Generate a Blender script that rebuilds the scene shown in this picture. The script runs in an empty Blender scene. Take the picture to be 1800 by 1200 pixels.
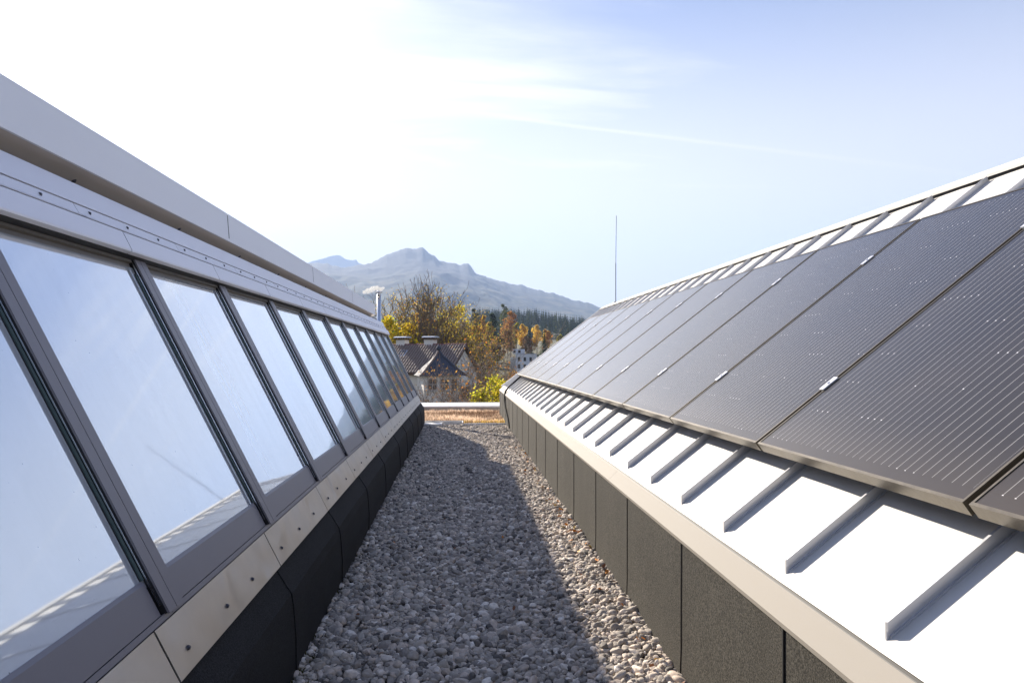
import bpy, bmesh, math, random
import numpy as np
from mathutils import Vector, Matrix
R = math.radians
rng = np.random.default_rng(7)
random.seed(7)
scene = bpy.context.scene
COL = scene.collection
H = 1.15                                  # eye height above the gravel
YAW = math.atan(92 / 1200.0)
# ---------------------------------------------------------------- camera
cd = bpy.data.cameras.new('camera')
cam = bpy.data.objects.new('camera', cd); COL.objects.link(cam)
cam.location = (0, 0, H); cam.rotation_euler = (R(90), 0, -YAW)
cd.lens = 24.0; cd.sensor_width = 36.0; cd.shift_y = 28 / 1800.0
cd.clip_start = 0.05; cd.clip_end = 30000
scene.camera = cam
scene.view_settings.view_transform = 'Standard'
scene.view_settings.look = 'None'
scene.view_settings.gamma = 1.0
scene.view_settings.use_curve_mapping = False
scene.view_settings.exposure = 1.66
scene.cycles.max_bounces = 8
scene.cycles.diffuse_bounces = 4
scene.cycles.glossy_bounces = 4
scene.cycles.transparent_max_bounces = 12
scene.cycles.volume_bounces = 0
scene.cycles.use_denoising = True
scene.cycles.sample_clamp_indirect = 8

SUN = Vector((-0.427, 0.782, 0.454)).normalized()
SUN_EL = math.asin(SUN.z)
SUN_AZ = math.atan2(SUN.x, SUN.y)         # negative = left of +Y

def pix_dir(px, py):                      # world direction of a line of sight
    v = Vector(((px - 900) / 1200.0, 1.0, (628 - py) / 1200.0))
    v.rotate(Matrix.Rotation(-YAW, 3, 'Z'))
    return v.normalized()

def place(px, py, d):                     # world point seen there at depth d
    return Vector(((px - 808) * d / 1203.6, (d - 0.0764 * (px - 808) * d / 1203.6) / 0.997, H + (628 - py) * d / 1200.0))

# ---------------------------------------------------------------- node helper
class NT:
    def __init__(s, tree):
        s.t = tree; tree.nodes.clear()
    def n(s, typ, ins=None, **props):
        nd = s.t.nodes.new(typ)
        for k, v in props.items(): setattr(nd, k, v)
        for k, v in (ins or {}).items():
            if hasattr(v, 'links') or isinstance(v, bpy.types.NodeSocket): s.t.links.new(v, nd.inputs[k])
            else: nd.inputs[k].default_value = v
        return nd
    def l(s, a, b): s.t.links.new(a, b)
    def math(s, op, a, b=0.0, c=0.0, clamp=False):
        nd = s.t.nodes.new('ShaderNodeMath'); nd.operation = op; nd.use_clamp = clamp
        for i, v in enumerate((a, b, c)):
            if isinstance(v, bpy.types.NodeSocket): s.t.links.new(v, nd.inputs[i])
            else: nd.inputs[i].default_value = v
        return nd.outputs[0]
    def vmath(s, op, a, b=(0, 0, 0)):
        nd = s.t.nodes.new('ShaderNodeVectorMath'); nd.operation = op
        for i, v in enumerate((a, b)):
            if isinstance(v, bpy.types.NodeSocket): s.t.links.new(v, nd.inputs[i])
            else: nd.inputs[i].default_value = v
        return nd.outputs['Value'] if op in ('DOT_PRODUCT', 'LENGTH', 'DISTANCE') else nd.outputs[0]
    def ss(s, v, a, b):                   # smoothstep a..b -> 0..1
        nd = s.t.nodes.new('ShaderNodeMapRange'); nd.interpolation_type = 'SMOOTHSTEP'
        s.t.links.new(v, nd.inputs[0]); nd.inputs[1].default_value = a; nd.inputs[2].default_value = b
        return nd.outputs[0]
    def mix(s, f, a, b, blend='MIX'):
        nd = s.t.nodes.new('ShaderNodeMix'); nd.data_type = 'RGBA'; nd.blend_type = blend
        for i, v in ((0, f), (6, a), (7, b)):
            if isinstance(v, bpy.types.NodeSocket): s.t.links.new(v, nd.inputs[i])
            else: nd.inputs[i].default_value = (*v, 1) if isinstance(v, tuple) and len(v) == 3 else v
        return nd.outputs[2]
    def noise(s, vec, scale, detail=4, rough=0.55, dist=0.0):
        nd = s.n('ShaderNodeTexNoise', {'Scale': scale, 'Detail': detail, 'Roughness': rough, 'Distortion': dist})
        if vec is not None: s.l(vec, nd.inputs['Vector'])
        return nd.outputs[0]
    def mapping(s, vec, scale=(1, 1, 1), loc=(0, 0, 0), rot=(0, 0, 0)):
        nd = s.n('ShaderNodeMapping', {'Location': loc, 'Rotation': rot, 'Scale': scale}); s.l(vec, nd.inputs[0])
        return nd.outputs[0]

# ---------------------------------------------------------------- world: sky with cirrus and vapour trails
world = bpy.data.worlds.new("World"); scene.world = world; world.use_nodes = True
SKY_STRENGTH = 0.08
T = NT(world.node_tree)
sky = T.n('ShaderNodeTexSky'); sky.sky_type = 'NISHITA'; sky.sun_disc = False
sky.sun_elevation = SUN_EL; sky.sun_rotation = SUN_AZ; sky.air_density = 1.0; sky.dust_density = 1.0; sky.ozone_density = 2.2; sky.altitude = 800
geo = T.n('ShaderNodeTexCoord').outputs['Generated']
sep = T.n('ShaderNodeSeparateXYZ', {0: geo})
zc = T.math('MAXIMUM', sep.outputs[2], 0.0)
plane = T.vmath('SCALE', geo); plane.node.inputs['Scale'].default_value = 1.0
zz = T.math('ADD', zc, 0.12)
inv = T.math('DIVIDE', 1.0, zz)
plane = T.n('ShaderNodeVectorMath', {0: geo}, operation='SCALE'); T.l(inv, plane.inputs['Scale'])
plane = plane.outputs[0]
n1 = T.noise(T.mapping(plane, (0.45, 1.5, 1), rot=(0, 0, R(28))), 1.0, 6, 0.6, 0.4)
n2 = T.noise(T.mapping(plane, (0.9, 3.6, 1), loc=(3, 1, 0), rot=(0, 0, R(34))), 1.0, 7, 0.62, 0.6)
sd = T.vmath('DOT_PRODUCT', geo, tuple(SUN))
# clear side of the sky lies beyond a great circle through the upper right
d1, d2 = pix_dir(1090, 0), pix_dir(1830, 330)
Nb = d1.cross(d2).normalized()
if Nb.dot(pix_dir(1700, 50)) > 0: Nb = -Nb
sb = T.vmath('DOT_PRODUCT', geo, tuple(Nb))
wob = T.math('MULTIPLY_ADD', n1, 0.34, -0.17)
sbw = T.math('ADD', T.math('ADD', sb, wob), -0.035)
veil = T.ss(sbw, -0.08, 0.13)
veil = T.math('MULTIPLY_ADD', veil, 0.86, 0.02)
streak = T.ss(n2, 0.38, 0.72)
cl = T.math('MULTIPLY', veil, T.math('MULTIPLY_ADD', streak, 0.65, 0.60), clamp=True)
low = T.ss(sep.outputs[2], 0.52, 0.20)
cl = T.math('MAXIMUM', cl, T.math('MULTIPLY', low, 0.96))
def trail(pa, pb, w, strength, ea=0.03, eb=0.05):
    a, b = pix_dir(*pa), pix_dir(*pb)
    N = a.cross(b).normalized(); M = (a + b).normalized()
    tang = (b - a).normalized(); half = (b - a).length / 2
    dd = T.math('ABSOLUTE', T.math('ADD', T.vmath('DOT_PRODUCT', geo, tuple(N)), T.math('MULTIPLY_ADD', n2, 0.006, -0.003)))
    line = T.ss(dd, w, 0.0)
    al = T.vmath('DOT_PRODUCT', geo, tuple(tang))
    c0 = M.dot(tang)
    line = T.math('MULTIPLY', line, T.ss(al, c0 - half - ea, c0 - half + ea))
    line = T.math('MULTIPLY', line, T.ss(al, c0 + half + eb, c0 + half - eb))
    line = T.math('MULTIPLY', line, T.ss(T.vmath('DOT_PRODUCT', geo, tuple(M)), 0.2, 0.5))
    return T.math('MULTIPLY', line, strength)
t1 = trail((880, 205), (1660, 302), 0.0038, 0.30, 0.08, 0.06)
t2 = trail((1180, 327), (1340, 329), 0.003, 0.22, 0.02, 0.03)
cl = T.math('ADD', cl, T.math('ADD', t1, t2), clamp=True)
glow = T.math('POWER', T.math('MAXIMUM', sd, 0.0), 4.0)
glow2 = T.math('POWER', T.math('MAXIMUM', sd, 0.0), 40.0)
cb = T.math('ADD', T.math('MULTIPLY_ADD', glow, 2.3, 3.75), T.math('MULTIPLY', glow2, 10.0))
cb = T.math('ADD', cb, T.math('MULTIPLY', T.ss(sep.outputs[2], 0.38, 0.0), 0.75))
cc = T.n('ShaderNodeCombineColor'); 
T.l(T.math('MULTIPLY', cb, 1.0), cc.inputs[0]); T.l(T.math('MULTIPLY', cb, 0.972), cc.inputs[1]); T.l(T.math('MULTIPLY', cb, 0.975), cc.inputs[2])
skyc = T.vmath('MULTIPLY', sky.outputs[0], (0.55, 0.50, 0.59))
colr = T.mix(cl, skyc, cc.outputs[0])
bg = T.n('ShaderNodeBackground', {'Color': colr, 'Strength': SKY_STRENGTH})
wo = T.n('ShaderNodeOutputWorld', {'Surface': bg.outputs[0]})

# ---------------------------------------------------------------- sun
ld = bpy.data.lights.new('sun', 'SUN'); ld.energy = 5.0; ld.angle = R(0.55); ld.color = (1.0, 0.905, 0.77)
sun = bpy.data.objects.new('sun', ld); COL.objects.link(sun)
sun.rotation_euler = SUN.to_track_quat('Z', 'Y').to_euler()

# ---------------------------------------------------------------- materials
MATS = {}
def simple(name, col, rough=0.6, metal=0.0, noise_scale=0, noise_amt=0.0, bump=0.0, bump_scale=50, spec=0.5, coord='Object', bump_dist=0.01, stretch=(1, 1, 1)):
    m = bpy.data.materials.new(name); m.use_nodes = True
    t = NT(m.node_tree)
    co = t.n('ShaderNodeTexCoord').outputs[coord]
    co = t.mapping(co, stretch)
    p = t.n('ShaderNodeBsdfPrincipled', {'Base Color': (*col, 1), 'Roughness': rough, 'Metallic': metal, 'Specular IOR Level': spec})
    if noise_amt:
        f = t.noise(co, noise_scale, 5)
        f = t.math('MULTIPLY_ADD', f, 2 * noise_amt, 1 - noise_amt)
        c = t.n('ShaderNodeVectorMath', {0: tuple(col)}, operation='SCALE'); t.l(f, c.inputs['Scale'])
        t.l(c.outputs[0], p.inputs['Base Color'])
        t.l(t.math('MULTIPLY', f, rough), p.inputs['Roughness'])
    if bump:
        f = t.noise(co, bump_scale, 4)
        b = t.n('ShaderNodeBump', {'Strength': bump, 'Distance': bump_dist, 'Height': f})
        t.l(b.outputs[0], p.inputs['Normal'])
    t.n('ShaderNodeOutputMaterial', {'Surface': p.outputs[0]})
    MATS[name] = m
    return m

M_frame = simple('powder_coat_grey', (0.19, 0.18, 0.20), 0.42, 0.0, 3, 0.08, 0.02, 400)
M_dark = simple('gasket_shade_black', (0.012, 0.012, 0.013), 0.6)  # gaskets and laps; also the strips that paint shade into gaps
M_bead = simple('bright_bead', (0.72, 0.74, 0.78), 0.22, 1.0)
M_alu = simple('alu_flashing', (0.60, 0.545, 0.47), 0.24, 0.85, 2.2, 0.06, 0.9, 3.4, bump_dist=0.035)
def buckled():
    m = bpy.data.materials.new('buckled_flashing'); m.use_nodes = True; t = NT(m.node_tree)
    co = t.n('ShaderNodeTexCoord').outputs['Object']
    a = t.noise(t.mapping(co, (1, 1.1, 1.0)), 3.2, 1.2, 0.4, 0.9)
    b = t.n('ShaderNodeBump', {'Strength': 0.45, 'Distance': 0.04, 'Height': a})
    d = t.noise(t.mapping(co, (1, 1.5, 1)), 7, 5)
    c = t.mix(d, (0.42, 0.395, 0.36), (0.55, 0.50, 0.44))
    p = t.n('ShaderNodeBsdfPrincipled', {'Base Color': c, 'Roughness': 0.38, 'Metallic': 0.7}); t.l(b.outputs[0], p.inputs['Normal'])
    t.n('ShaderNodeOutputMaterial', {'Surface': p.outputs[0]})
    return m
M_buck = buckled()
M_alu2 = simple('alu_light', (0.78, 0.78, 0.82), 0.5, 0.25, 2.5, 0.04, 0.10, 3.0)
M_fascia_l = simple('coated_sheet_blue_white', (0.86, 0.88, 0.92), 0.55, 0.0, 1.2, 0.04, 0.06, 2)
M_rail = simple('top_rail_brown', (0.13, 0.115, 0.095), 0.45, 0.0, 3, 0.1)
M_soffit = simple('soffit_metal', (0.72, 0.66, 0.59), 0.45, 0.5, 1.8, 0.15, 0.1, 3)
M_roof = simple('coated_roof_sheet', (0.66, 0.635, 0.59), 0.5, 0.0, 1.6, 0.05, 0.10, 2.3, bump_dist=0.015, spec=0.3)
M_seam = simple('seam_metal', (0.55, 0.56, 0.59), 0.35, 0.45, 6, 0.08)
M_fascia_r = simple('coated_fascia', (0.29, 0.265, 0.23), 0.65, 0.0, 1.5, 0.06, spec=0.12)
M_screw = simple('screw', (0.10, 0.10, 0.12), 0.4, 0.8)
M_pframe = simple('panel_frame', (0.15, 0.13, 0.10), 0.38, 0.6, 14, 0.22, 0.08, 60)
M_clamp = simple('clamp_alu', (0.80, 0.80, 0.82), 0.35, 0.5)
M_cable = simple('cable_black', (0.010, 0.010, 0.011), 0.8, spec=0.1)
M_parapet = simple('parapet_cap', (0.80, 0.79, 0.77), 0.4)
M_parapet_side = simple('parapet_side', (0.55, 0.50, 0.46), 0.6, 0.0, 2, 0.1)
M_steel = simple('stainless_flue', (0.75, 0.76, 0.78), 0.18, 1.0)
M_deck = simple('deck_under', (0.07, 0.065, 0.06), 0.95, 0.0, 60, 0.4, 0.6, 90)
M_bwall = simple('render_grey', (0.50, 0.49, 0.47), 0.85, 0, 1, 0.08)
M_hwall = simple('house_render', (0.84, 0.79, 0.71), 0.85, 0, 0.8, 0.12)
M_tile = simple('roof_tile', (0.28, 0.21, 0.175), 0.75, 0, 3, 0.25)
M_tileridge = simple('ridge_tile', (0.22, 0.09, 0.08), 0.8, 0, 3, 0.2)
M_slate = simple('slate_roof', (0.065, 0.072, 0.095), 0.8, 0.0, 5, 0.35, 0.2, 20)
M_wood = simple('window_frame_white', (0.6, 0.57, 0.52), 0.6)
M_wglass = simple('window_glass_dark', (0.03, 0.035, 0.045), 0.08)
M_brown = simple('brown_timber', (0.12, 0.07, 0.04), 0.7, 0, 4, 0.2)
M_chimcap = simple('chimney_sheet', (0.45, 0.49, 0.56), 0.4, 0.6)
M_white = simple('white_facade', (0.66, 0.68, 0.72), 0.7)
M_bark = simple('bark', (0.15, 0.115, 0.085), 0.9, 0, 5, 0.3)
M_barkp = simple('bark_pale', (0.24, 0.185, 0.145), 0.9, 0, 5, 0.3)

def felt(name, base, spk, streak=0.2):
    m = bpy.data.materials.new(name); m.use_nodes = True; t = NT(m.node_tree)
    co = t.n('ShaderNodeTexCoord').outputs['Object']
    fine = t.noise(co, 210, 3, 0.75)
    sk = t.noise(t.mapping(co, (1, 4, 0.5)), 1.3, 5, 0.65)
    blot = t.noise(co, 3.0, 5)
    f = t.math('MULTIPLY_ADD', t.ss(fine, 0.35, 0.72), spk, 1 - spk * 0.4)
    f = t.math('MULTIPLY', f, t.math('MULTIPLY_ADD', sk, streak * 2, 1 - streak))
    f = t.math('MULTIPLY', f, t.math('MULTIPLY_ADD', blot, 0.5, 0.75))
    c = t.n('ShaderNodeVectorMath', {0: base}, operation='SCALE'); t.l(f, c.inputs['Scale'])
    b = t.n('ShaderNodeBump', {'Strength': 0.6, 'Distance': 0.002, 'Height': fine})
    b2 = t.n('ShaderNodeBump', {'Strength': 0.18, 'Distance': 0.03, 'Height': blot}); t.l(b.outputs[0], b2.inputs['Normal'])
    p = t.n('ShaderNodeBsdfPrincipled', {'Base Color': c.outputs[0], 'Roughness': 0.85, 'Specular IOR Level': 0.25}); t.l(b2.outputs[0], p.inputs['Normal'])
    t.n('ShaderNodeOutputMaterial', {'Surface': p.outputs[0]})
    return m
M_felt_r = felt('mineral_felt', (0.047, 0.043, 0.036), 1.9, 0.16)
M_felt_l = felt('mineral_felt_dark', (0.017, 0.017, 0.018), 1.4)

def glass_mat():
    m = bpy.data.materials.new('coated_glazing'); m.use_nodes = True; t = NT(m.node_tree)
    co = t.n('ShaderNodeTexCoord').outputs['Object']
    wv = t.noise(co, 1.3, 3)
    b = t.n('ShaderNodeBump', {'Strength': 0.05, 'Distance': 0.010, 'Height': wv})
    stk = t.noise(t.mapping(co, (0.6, 9.0, 0.6)), 1.0, 4, 0.6)  # drip streaks, with painted bands of interior reflection along the slope
    dirt = t.noise(co, 6, 6, 0.7)
    spots = t.ss(t.noise(co, 70, 2, 0.5), 0.76, 0.79)
    dif = t.n('ShaderNodeBsdfDiffuse', {'Color': t.mix(spots, (0.62, 0.66, 0.70), (0.05, 0.05, 0.05))})
    gl = t.n('ShaderNodeBsdfGlossy', {'Color': (0.93, 0.97, 1.0, 1), 'Roughness': 0.035}); t.l(b.outputs[0], gl.inputs['Normal'])
    lw = t.n('ShaderNodeLayerWeight', {'Blend': 0.5})
    f = t.math('POWER', lw.outputs['Facing'], 2.6)
    f = t.math('MULTIPLY_ADD', f, 0.54, 0.46)
    f = t.math('ADD', f, t.math('ADD', t.math('MULTIPLY_ADD', dirt, 0.04, -0.02), t.math('MULTIPLY_ADD', stk, 0.12, -0.06)), clamp=True)
    mx = t.n('ShaderNodeMixShader', {0: f, 1: dif.outputs[0], 2: gl.outputs[0]})
    t.n('ShaderNodeOutputMaterial', {'Surface': mx.outputs[0]})
    return m
M_glass = glass_mat()

def panel_mat():
    # local coords: x across the panel (0..0.97), y up the slope (0..1.65)
    m = bpy.data.materials.new('solar_cells'); m.use_nodes = True; t = NT(m.node_tree)
    co = t.n('ShaderNodeTexCoord').outputs['Object']
    s = t.n('ShaderNodeSeparateXYZ', {0: co}); x, y = s.outputs[0], s.outputs[1]
    pit = 0.0315
    fx = t.math('ABSOLUTE', t.math('SUBTRACT', t.math('FRACT', t.math('DIVIDE', t.math('SUBTRACT', x, 0.0), pit)), 0.5))
    line = t.math('LESS_THAN', fx, 0.026)
    iny = t.math('MULTIPLY', t.math('GREATER_THAN', y, 0.045), t.math('LESS_THAN', y, 1.605))
    inx = t.math('MULTIPLY', t.math('GREATER_THAN', x, 0.016), t.math('LESS_THAN', x, 0.954))
    ins = t.math('MULTIPLY', inx, iny)
    line = t.math('MULTIPLY', line, ins)
    fr = t.math('FRACT', t.math('DIVIDE', t.math('SUBTRACT', y, 0.045), 0.156))
    yy = t.math('MULTIPLY', t.math('MINIMUM', fr, t.math('SUBTRACT', 1.0, fr)), 0.156)
    xx = t.math('MULTIPLY', fx, pit)
    cellr = t.noise(t.mapping(co, (6.2, 3.0, 1)), 1.0, 0)
    dotm = t.math('LESS_THAN', t.math('ADD', t.math('MULTIPLY', xx, xx), t.math('MULTIPLY', yy, yy)), 0.0021 ** 2)
    dotm = t.math('MULTIPLY', t.math('MULTIPLY', dotm, ins), t.math('GREATER_THAN', cellr, 0.57))
    cgap = t.math('MULTIPLY', t.math('LESS_THAN', yy, 0.0012), ins)
    dust = t.ss(t.noise(co, 150, 3, 0.7), 0.70, 0.78)
    big = t.noise(co, 2.0, 4)
    base = t.mix(cgap, (0.010, 0.010, 0.014), (0.006, 0.006, 0.008))
    base = t.mix(t.math('MULTIPLY', dust, 0.16), base, (0.30, 0.27, 0.22))
    base = t.mix(t.math('MULTIPLY', line, 0.6), base, (0.50, 0.49, 0.48))
    base = t.mix(dotm, base, (0.95, 0.93, 0.95))
    base = t.mix(t.math('MULTIPLY_ADD', big, 0.10, t.math('MULTIPLY', t.ss(y, 0.25, 0.0), 0.08)), base, (0.34, 0.27, 0.19))
    rg = t.math('MULTIPLY_ADD', big, 0.06, 0.16)
    bp = t.n('ShaderNodeBump', {'Strength': 0.12, 'Distance': 0.001, 'Height': t.noise(co, 900, 1)})
    p = t.n('ShaderNodeBsdfPrincipled', {'Base Color': base, 'Roughness': rg, 'IOR': 1.34, 'Coat Weight': 0.22, 'Coat Roughness': 0.55})
    t.l(bp.outputs[0], p.inputs['Normal'])
    t.n('ShaderNodeOutputMaterial', {'Surface': p.outputs[0]})
    return m
M_cells = panel_mat()

def leaf_mat():
    m = bpy.data.materials.new('leaf'); m.use_nodes = True; t = NT(m.node_tree)
    a = t.n('ShaderNodeAttribute', attribute_name='leafcol')
    ac = t.vmath('MULTIPLY', a.outputs['Color'], (1.3, 1.25, 1.2))
    d = t.n('ShaderNodeBsdfDiffuse'); t.l(ac, d.inputs[0])
    tr = t.n('ShaderNodeBsdfTranslucent'); t.l(ac, tr.inputs[0])
    mx = t.n('ShaderNodeMixShader', {0: 0.5, 1: d.outputs[0], 2: tr.outputs[0]})
    t.n('ShaderNodeOutputMaterial', {'Surface': mx.outputs[0]})
    return m
M_leaf = leaf_mat()

def stone_mat():
    m = bpy.data.materials.new('pebble'); m.use_nodes = True; t = NT(m.node_tree)
    a = t.n('ShaderNodeAttribute', attribute_name='tone', attribute_type='INSTANCER')
    co = t.n('ShaderNodeTexCoord').outputs['Object']
    n = t.noise(co, 1.5, 4)
    r = t.n('ShaderNodeValToRGB'); t.l(a.outputs['Fac'], r.inputs[0])
    e = r.color_ramp.elements
    e[0].position = 0; e[0].color = (0.10, 0.095, 0.09, 1); e[1].position = 1; e[1].color = (0.62, 0.59, 0.55, 1)
    for p_, c_ in ((0.25, (0.23, 0.212, 0.195, 1)), (0.55, (0.34, 0.315, 0.285, 1)), (0.8, (0.44, 0.38, 0.33, 1))):
        k = r.color_ramp.elements.new(p_); k.color = c_
    f = t.math('MULTIPLY_ADD', n, 1.1, 0.70)
    c = t.n('ShaderNodeVectorMath', {0: t.vmath('MULTIPLY', r.outputs[0], (1.06, 1.01, 0.95))}, operation='SCALE'); t.l(f, c.inputs['Scale'])
    p = t.n('ShaderNodeBsdfPrincipled', {'Base Color': c.outputs[0], 'Roughness': 0.8, 'Specular IOR Level': 0.25})
    t.n('ShaderNodeOutputMaterial', {'Surface': p.outputs[0]})
    return m
M_stone = stone_mat()

# ---------------------------------------------------------------- mesh helpers
def tag(o, label=None, cat=None, group=None, kind=None):
    if label: o['label'] = label
    if cat: o['category'] = cat
    if group: o['group'] = group
    if kind: o['kind'] = kind
    return o
def link(name, me, mat, parent=None):
    o = bpy.data.objects.new(name, me); COL.objects.link(o)
    if mat is not None and not me.materials: me.materials.append(mat)
    if parent: o.parent = parent
    return o
def empty(name, loc=(0, 0, 0), rz=0.0):
    o = bpy.data.objects.new(name, None); COL.objects.link(o); o.location = loc; o.rotation_euler = (0, 0, rz)
    o.empty_display_size = 0.2
    return o
def mesh(name, vs, fs, smooth=False):
    me = bpy.data.meshes.new(name); me.from_pydata([tuple(map(float, v)) for v in vs], [], fs); me.update()
    if smooth: me.shade_smooth()
    return me
def prof_mesh(name, pts, y0, y1):
    """closed prism of profile pts [(x, z relative to the eye)] from y0 to y1"""
    n = len(pts)
    area = sum(pts[i][0] * pts[(i + 1) % n][1] - pts[(i + 1) % n][0] * pts[i][1] for i in range(n))
    if area < 0: pts = pts[::-1]
    vs = [(x, y0, z + H) for x, z in pts] + [(x, y1, z + H) for x, z in pts]
    fs = [tuple(range(n)), tuple(range(2 * n - 1, n - 1, -1))]
    fs += [(i, i + n, (i + 1) % n + n, (i + 1) % n) for i in range(n)]
    return mesh(name, vs, fs)
def prof(name, pts, y0, y1, mat, parent=None):
    return link(name, prof_mesh(name, pts, y0, y1), mat, parent)
def boxes(name, bl, mat=None, parent=None):
    """bl: list of (x0,x1,y0,y1,z0,z1) joined into one mesh"""
    vs, fs = [], []
    for x0, x1, y0, y1, z0, z1 in bl:
        b = len(vs)
        vs += [(x0, y0, z0), (x1, y0, z0), (x1, y1, z0), (x0, y1, z0), (x0, y0, z1), (x1, y0, z1), (x1, y1, z1), (x0, y1, z1)]
        fs += [tuple(b + i for i in f) for f in ((0, 3, 2, 1), (4, 5, 6, 7), (0, 1, 5, 4), (1, 2, 6, 5), (2, 3, 7, 6), (3, 0, 4, 7))]
    return link(name, mesh(name, vs, fs), mat, parent)
def tubes_mesh(name, segs, sides=5):
    """segs array (n,8): p0, p1, r0, r1"""
    S = np.asarray(segs, float); n = len(S)
    p0, p1, r0, r1 = S[:, :3], S[:, 3:6], S[:, 6], S[:, 7]
    d = p1 - p0; d /= np.maximum(np.linalg.norm(d, axis=1, keepdims=True), 1e-9)
    ref = np.where(np.abs(d[:, 2:3]) > 0.9, np.array([[1.0, 0, 0]]), np.array([[0, 0, 1.0]]))
    u = np.cross(d, ref); u /= np.linalg.norm(u, axis=1, keepdims=True); v = np.cross(d, u)
    a = np.arange(sides) * 2 * math.pi / sides
    ring = u[:, None, :] * np.cos(a)[None, :, None] + v[:, None, :] * np.sin(a)[None, :, None]
    V = np.concatenate([p0[:, None] + ring * r0[:, None, None], p1[:, None] + ring * r1[:, None, None]], axis=1).reshape(-1, 3)
    i = np.arange(sides); j = (i + 1) % sides
    f = np.stack([i, j, j + sides, i + sides], 1)
    F = (f[None] + (np.arange(n) * 2 * sides)[:, None, None]).reshape(-1, 4)
    return npmesh(name, V, F, True)
def npmesh(name, V, F, smooth=False, col=None):
    me = bpy.data.meshes.new(name)
    k = F.shape[1]
    me.vertices.add(len(V)); me.vertices.foreach_set('co', np.ascontiguousarray(V, dtype=np.float32).ravel())
    me.loops.add(F.size); me.loops.foreach_set('vertex_index', np.ascontiguousarray(F, dtype=np.int32).ravel())
    me.polygons.add(len(F)); me.polygons.foreach_set('loop_start', np.arange(0, F.size, k, dtype=np.int32))
    if smooth: me.polygons.foreach_set('use_smooth', np.ones(len(F), dtype=bool))
    me.update(calc_edges=True)
    if col is not None:
        a = me.color_attributes.new('leafcol', 'FLOAT_COLOR', 'POINT')
        a.data.foreach_set('color', np.concatenate([col, np.ones((len(col), 1))], 1).astype(np.float32).ravel())
    return me
def path_tube(name, pts, r, mat, parent=None, sides=10, sub=5):
    P = [Vector(p) for p in pts]; out = []
    for i in range(len(P) - 1):
        a, b, c, d = P[max(i - 1, 0)], P[i], P[i + 1], P[min(i + 2, len(P) - 1)]
        for k in range(sub):
            t = k / sub
            out.append(0.5 * ((2 * b) + (-a + c) * t + (2 * a - 5 * b + 4 * c - d) * t * t + (-a + 3 * b - 3 * c + d) * t ** 3))
    out.append(P[-1]); n = len(out); vs, fs = [], []
    for i, p in enumerate(out):
        d = (out[min(i + 1, n - 1)] - out[max(i - 1, 0)]).normalized()
        u = d.cross(Vector((0, 0, 1)) if abs(d.z) < 0.95 else Vector((1, 0, 0))).normalized(); v = d.cross(u)
        for s in range(sides):
            a = s * 2 * math.pi / sides; vs.append(p + (u * math.cos(a) + v * math.sin(a)) * r)
    for i in range(n - 1):
        for s in range(sides): fs.append((i * sides + s, i * sides + (s + 1) % sides, (i + 1) * sides + (s + 1) % sides, (i + 1) * sides + s))
    fs.append(tuple(range(sides - 1, -1, -1))); fs.append(tuple(range((n - 1) * sides, n * sides)))
    return link(name, mesh(name, vs, fs, True), mat, parent)
def lathe(name, prof_, mat, parent=None, loc=(0, 0, 0), n=16):
    vs, fs = [], []
    for r, z in prof_:
        for k in range(n):
            a = 2 * math.pi * k / n; vs.append((loc[0] + r * math.cos(a), loc[1] + r * math.sin(a), loc[2] + z))
    for i in range(len(prof_) - 1):
        for k in range(n): fs.append((i * n + k, i * n + (k + 1) % n, (i + 1) * n + (k + 1) % n, (i + 1) * n + k))
    fs.append(tuple(range(n - 1, -1, -1))); fs.append(tuple(range((len(prof_) - 1) * n, len(prof_) * n)))
    return link(name, mesh(name, vs, fs, True), mat, parent)

# ================================================================ GROUND, HILLS, MOUNTAINS
def hash_noise(x, y, seed=0):
    def h(ix, iy):
        v = np.sin(ix * 127.1 + iy * 311.7 + seed * 74.7) * 43758.5453
        return v - np.floor(v)
    ix, iy = np.floor(x), np.floor(y); fx, fy = x - ix, y - iy
    fx = fx * fx * (3 - 2 * fx); fy = fy * fy * (3 - 2 * fy)
    return (h(ix, iy) * (1 - fx) + h(ix + 1, iy) * fx) * (1 - fy) + (h(ix, iy + 1) * (1 - fx) + h(ix + 1, iy + 1) * fx) * fy
def fbm(x, y, oct=5, seed=0, ridged=False):
    s, a, t = 0, 1.0, 0
    for o in range(oct):
        n = hash_noise(x * 2 ** o, y * 2 ** o, seed + o)
        if ridged: n = 1 - np.abs(2 * n - 1)
        s = s + a * n; t += a; a *= 0.5
    return s / t
def terrain(x, y):
    x = np.asarray(x, float); y = np.asarray(y, float)
    base = np.interp(y, [-9000, 90, 220, 330, 520, 640, 760, 900, 1000, 1300, 9000], [-10, -10, -4.5, 4.0, 11, 22, 38, 50, 50, 5, 5])
    amp = np.interp(x, [-900, -200, 40, 90, 160, 260, 420, 900], [0.5, 0.9, 1.0, 1.0, 0.62, 0.32, 0.15, 0.1])
    h = np.where(base > 11, 11 + (base - 11) * amp, base)
    return h + np.clip((np.hypot(x, y) - 120) / 300, 0, 1) * (fbm(x / 60, y / 60, 3) - 0.5) * 4 + H
na, nr = 220, 90
az = np.concatenate([np.linspace(-60, 60, 150), np.linspace(60, 300, 71)[1:-1]]); az = np.radians(az); na = len(az)
rr = np.concatenate([[0.0], np.geomspace(12, 8600, nr)])
A, RR = np.meshgrid(az, rr)
GX, GY = RR * np.sin(A), RR * np.cos(A); GZ = terrain(GX, GY)
V = np.stack([GX, GY, GZ], -1).reshape(-1, 3)
i, j = np.meshgrid(np.arange(len(rr) - 1), np.arange(na), indexing='ij')
F = np.stack([i * na + j, i * na + (j + 1) % na, (i + 1) * na + (j + 1) % na, (i + 1) * na + j], -1).reshape(-1, 4)[:, ::-1]
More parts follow.
